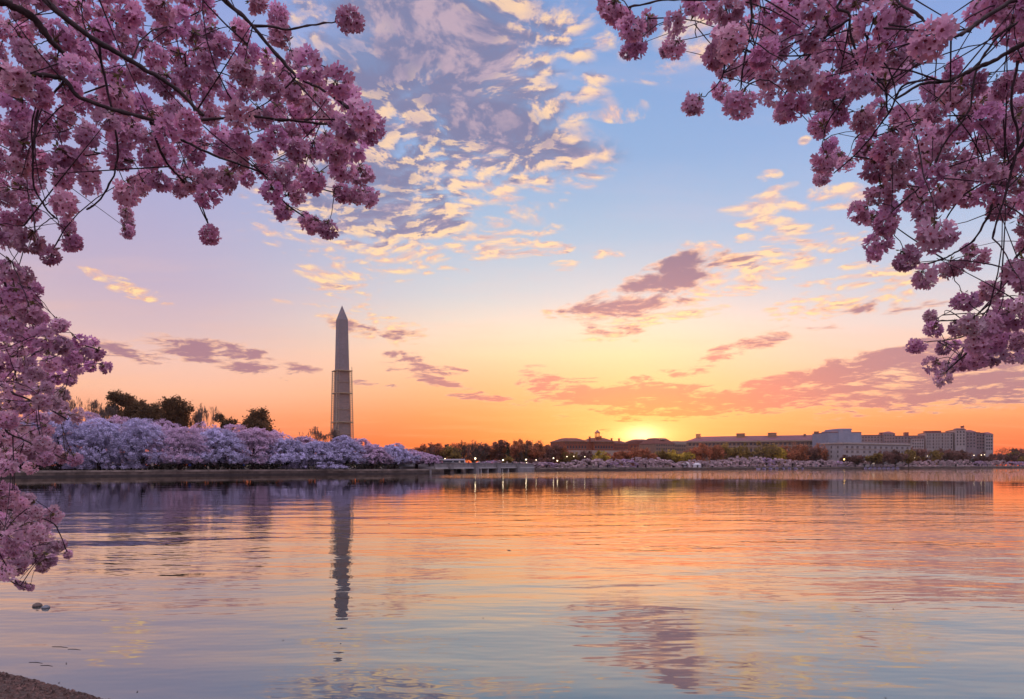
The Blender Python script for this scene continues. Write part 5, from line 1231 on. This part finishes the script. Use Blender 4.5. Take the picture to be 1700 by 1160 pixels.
bl_ = [(734, 'pink', 'photo', 'person in pink taking a picture at the left end of the bridge'), (752, 'grey', 'stand', 'person in grey standing on the bridge just right of its first pier'), (763, 'cream', 'walk', 'person in cream walking across the bridge between first and second pier'), (778, 'red', 'stand', 'person in red standing left of the brightest lamp on the bridge'),
       (796, 'cream', 'photo', 'person in cream lifting a camera right of the brightest bridge lamp'), (806, 'grey', 'walk', 'person in grey walking between the second and third bridge piers'), (817, 'pink', 'stand', 'person in pink standing just left of the third bridge pier'), (842, 'cream', 'stand', 'person in cream standing left of the last bridge pier'), (851, 'dark', 'walk', 'person in dark clothes close left of the last bridge pier')]
for px, co_, po, lab in bl_:
    x_b = BR.x(px); D = BR.D(x_b) + 1.2; person(px, D, co_, po, 0.2, lab, base=1.853, group='people along the bridge')
for k_, (px, co_) in enumerate([(985, 'cream'), (1012, 'dark'), (1060, 'pink'), (1093, 'grey'), (1215, 'cream'), (1360, 'red')]):
    person(px, shoreD(px) + 1.8, co_, 'walk' if k_ % 2 else 'stand', 1.5 if k_ % 2 else 0, 'person in %s on the far bank path %s' % ({'dark': 'dark clothes'}.get(co_, co_), zone(px)))

# ------------------------------------------------------------------ small floating things
def floater(x, y, s_, label, cat, m_, shape, rz=0.0, name=None):
    m = MB()
    if shape == 'twig': m.bar((-s_, 0, .001), (0, .012, .002), .003, 5).bar((0, .012, .002), (s_, -.01, .001), .003, 5, .002)
    elif shape == 'stone':
        m.cone((0, 0), s_ * .8, -.08, s_, .012, 9).cone((0, 0), s_, .0121, s_ * .8, s_ * .45, 9, .2).cone((0, 0), s_ * .8, s_ * .451, s_ * .3, s_ * .75, 9, .2)
    elif shape == 'petal': m.add([(-s_, 0, .004), (0, -s_ * .6, .006), (s_, 0, .012), (0, s_ * .6, .006), (0, 0, .001)], [(0, 1, 4), (1, 2, 4), (2, 3, 4), (3, 0, 4), (0, 3, 2, 1)])
    m.build(name or cat.replace(' ', '_'), m_, loc=(x, y, 0), label=label, cat=cat); bpy.context.scene.objects[-1].rotation_euler = (0, 0, rz)
def W2(px, py):
    D = F * EYE / (py - HY); return (px - 850) / F * D, D
x_, y_w = W2(62, 1006); floater(x_, y_w, .07, 'darker of two grey lumps in place of petal reflections at lower left', 'stone', m_wallstone, 'stone')  # solid lumps added in place of petal reflections on the water
x_, y_w = W2(76, 1009); floater(x_, y_w, .06, 'paler of two grey lumps in place of petal reflections at lower left', 'stone', mat('pale_reflection', (.20, .195, .21), .8), 'stone')
for px, py, s_, lab in [(100, 1074, .11, 'thin dark twig floating above the gravel corner, upper one'), (124, 1078, .09, 'thin dark twig floating just right of the upper one'), (60, 1100, .09, 'thin twig floating nearest the left edge'), (78, 1105, .08, 'thin twig floating right of the one nearest the edge')]:
    x_, y_w = W2(px, py); floater(x_, y_w, s_, lab, 'twig', m_twig, 'twig', -.15)
for px, py in [(110, 1101), (98, 1134), (470, 1063), (228, 1148), (802, 1026), (1483, 1011), (1264, 846), (646, 869), (845, 914), (1470, 1159)]:
    x_, y_w = W2(px, py); floater(x_, y_w, .014 if py > 950 else .09, 'dark speck of floating bark on the smooth water', 'bark chip', m_twig, 'petal', rf.uniform(0, 6), 'bark_chip'); bpy.context.scene.objects[-1]['group'] = 'floating specks'

# ------------------------------------------------------------------ haze
hm = bpy.data.materials.new('haze'); hm.use_nodes = True; t = hm.node_tree; t.nodes.clear()
pv_ = t.nodes.new('ShaderNodeVolumePrincipled'); pv_.inputs['Color'].default_value = (.95, .82, .76, 1); pv_.inputs['Density'].default_value = .00008; pv_.inputs['Anisotropy'].default_value = .82
mo = t.nodes.new('ShaderNodeOutputMaterial'); t.links.new(pv_.outputs[0], mo.inputs['Volume'])
MB().box(-1600, 1600, -80, 1150, -3, 190).build('haze', hm, kind='stuff')
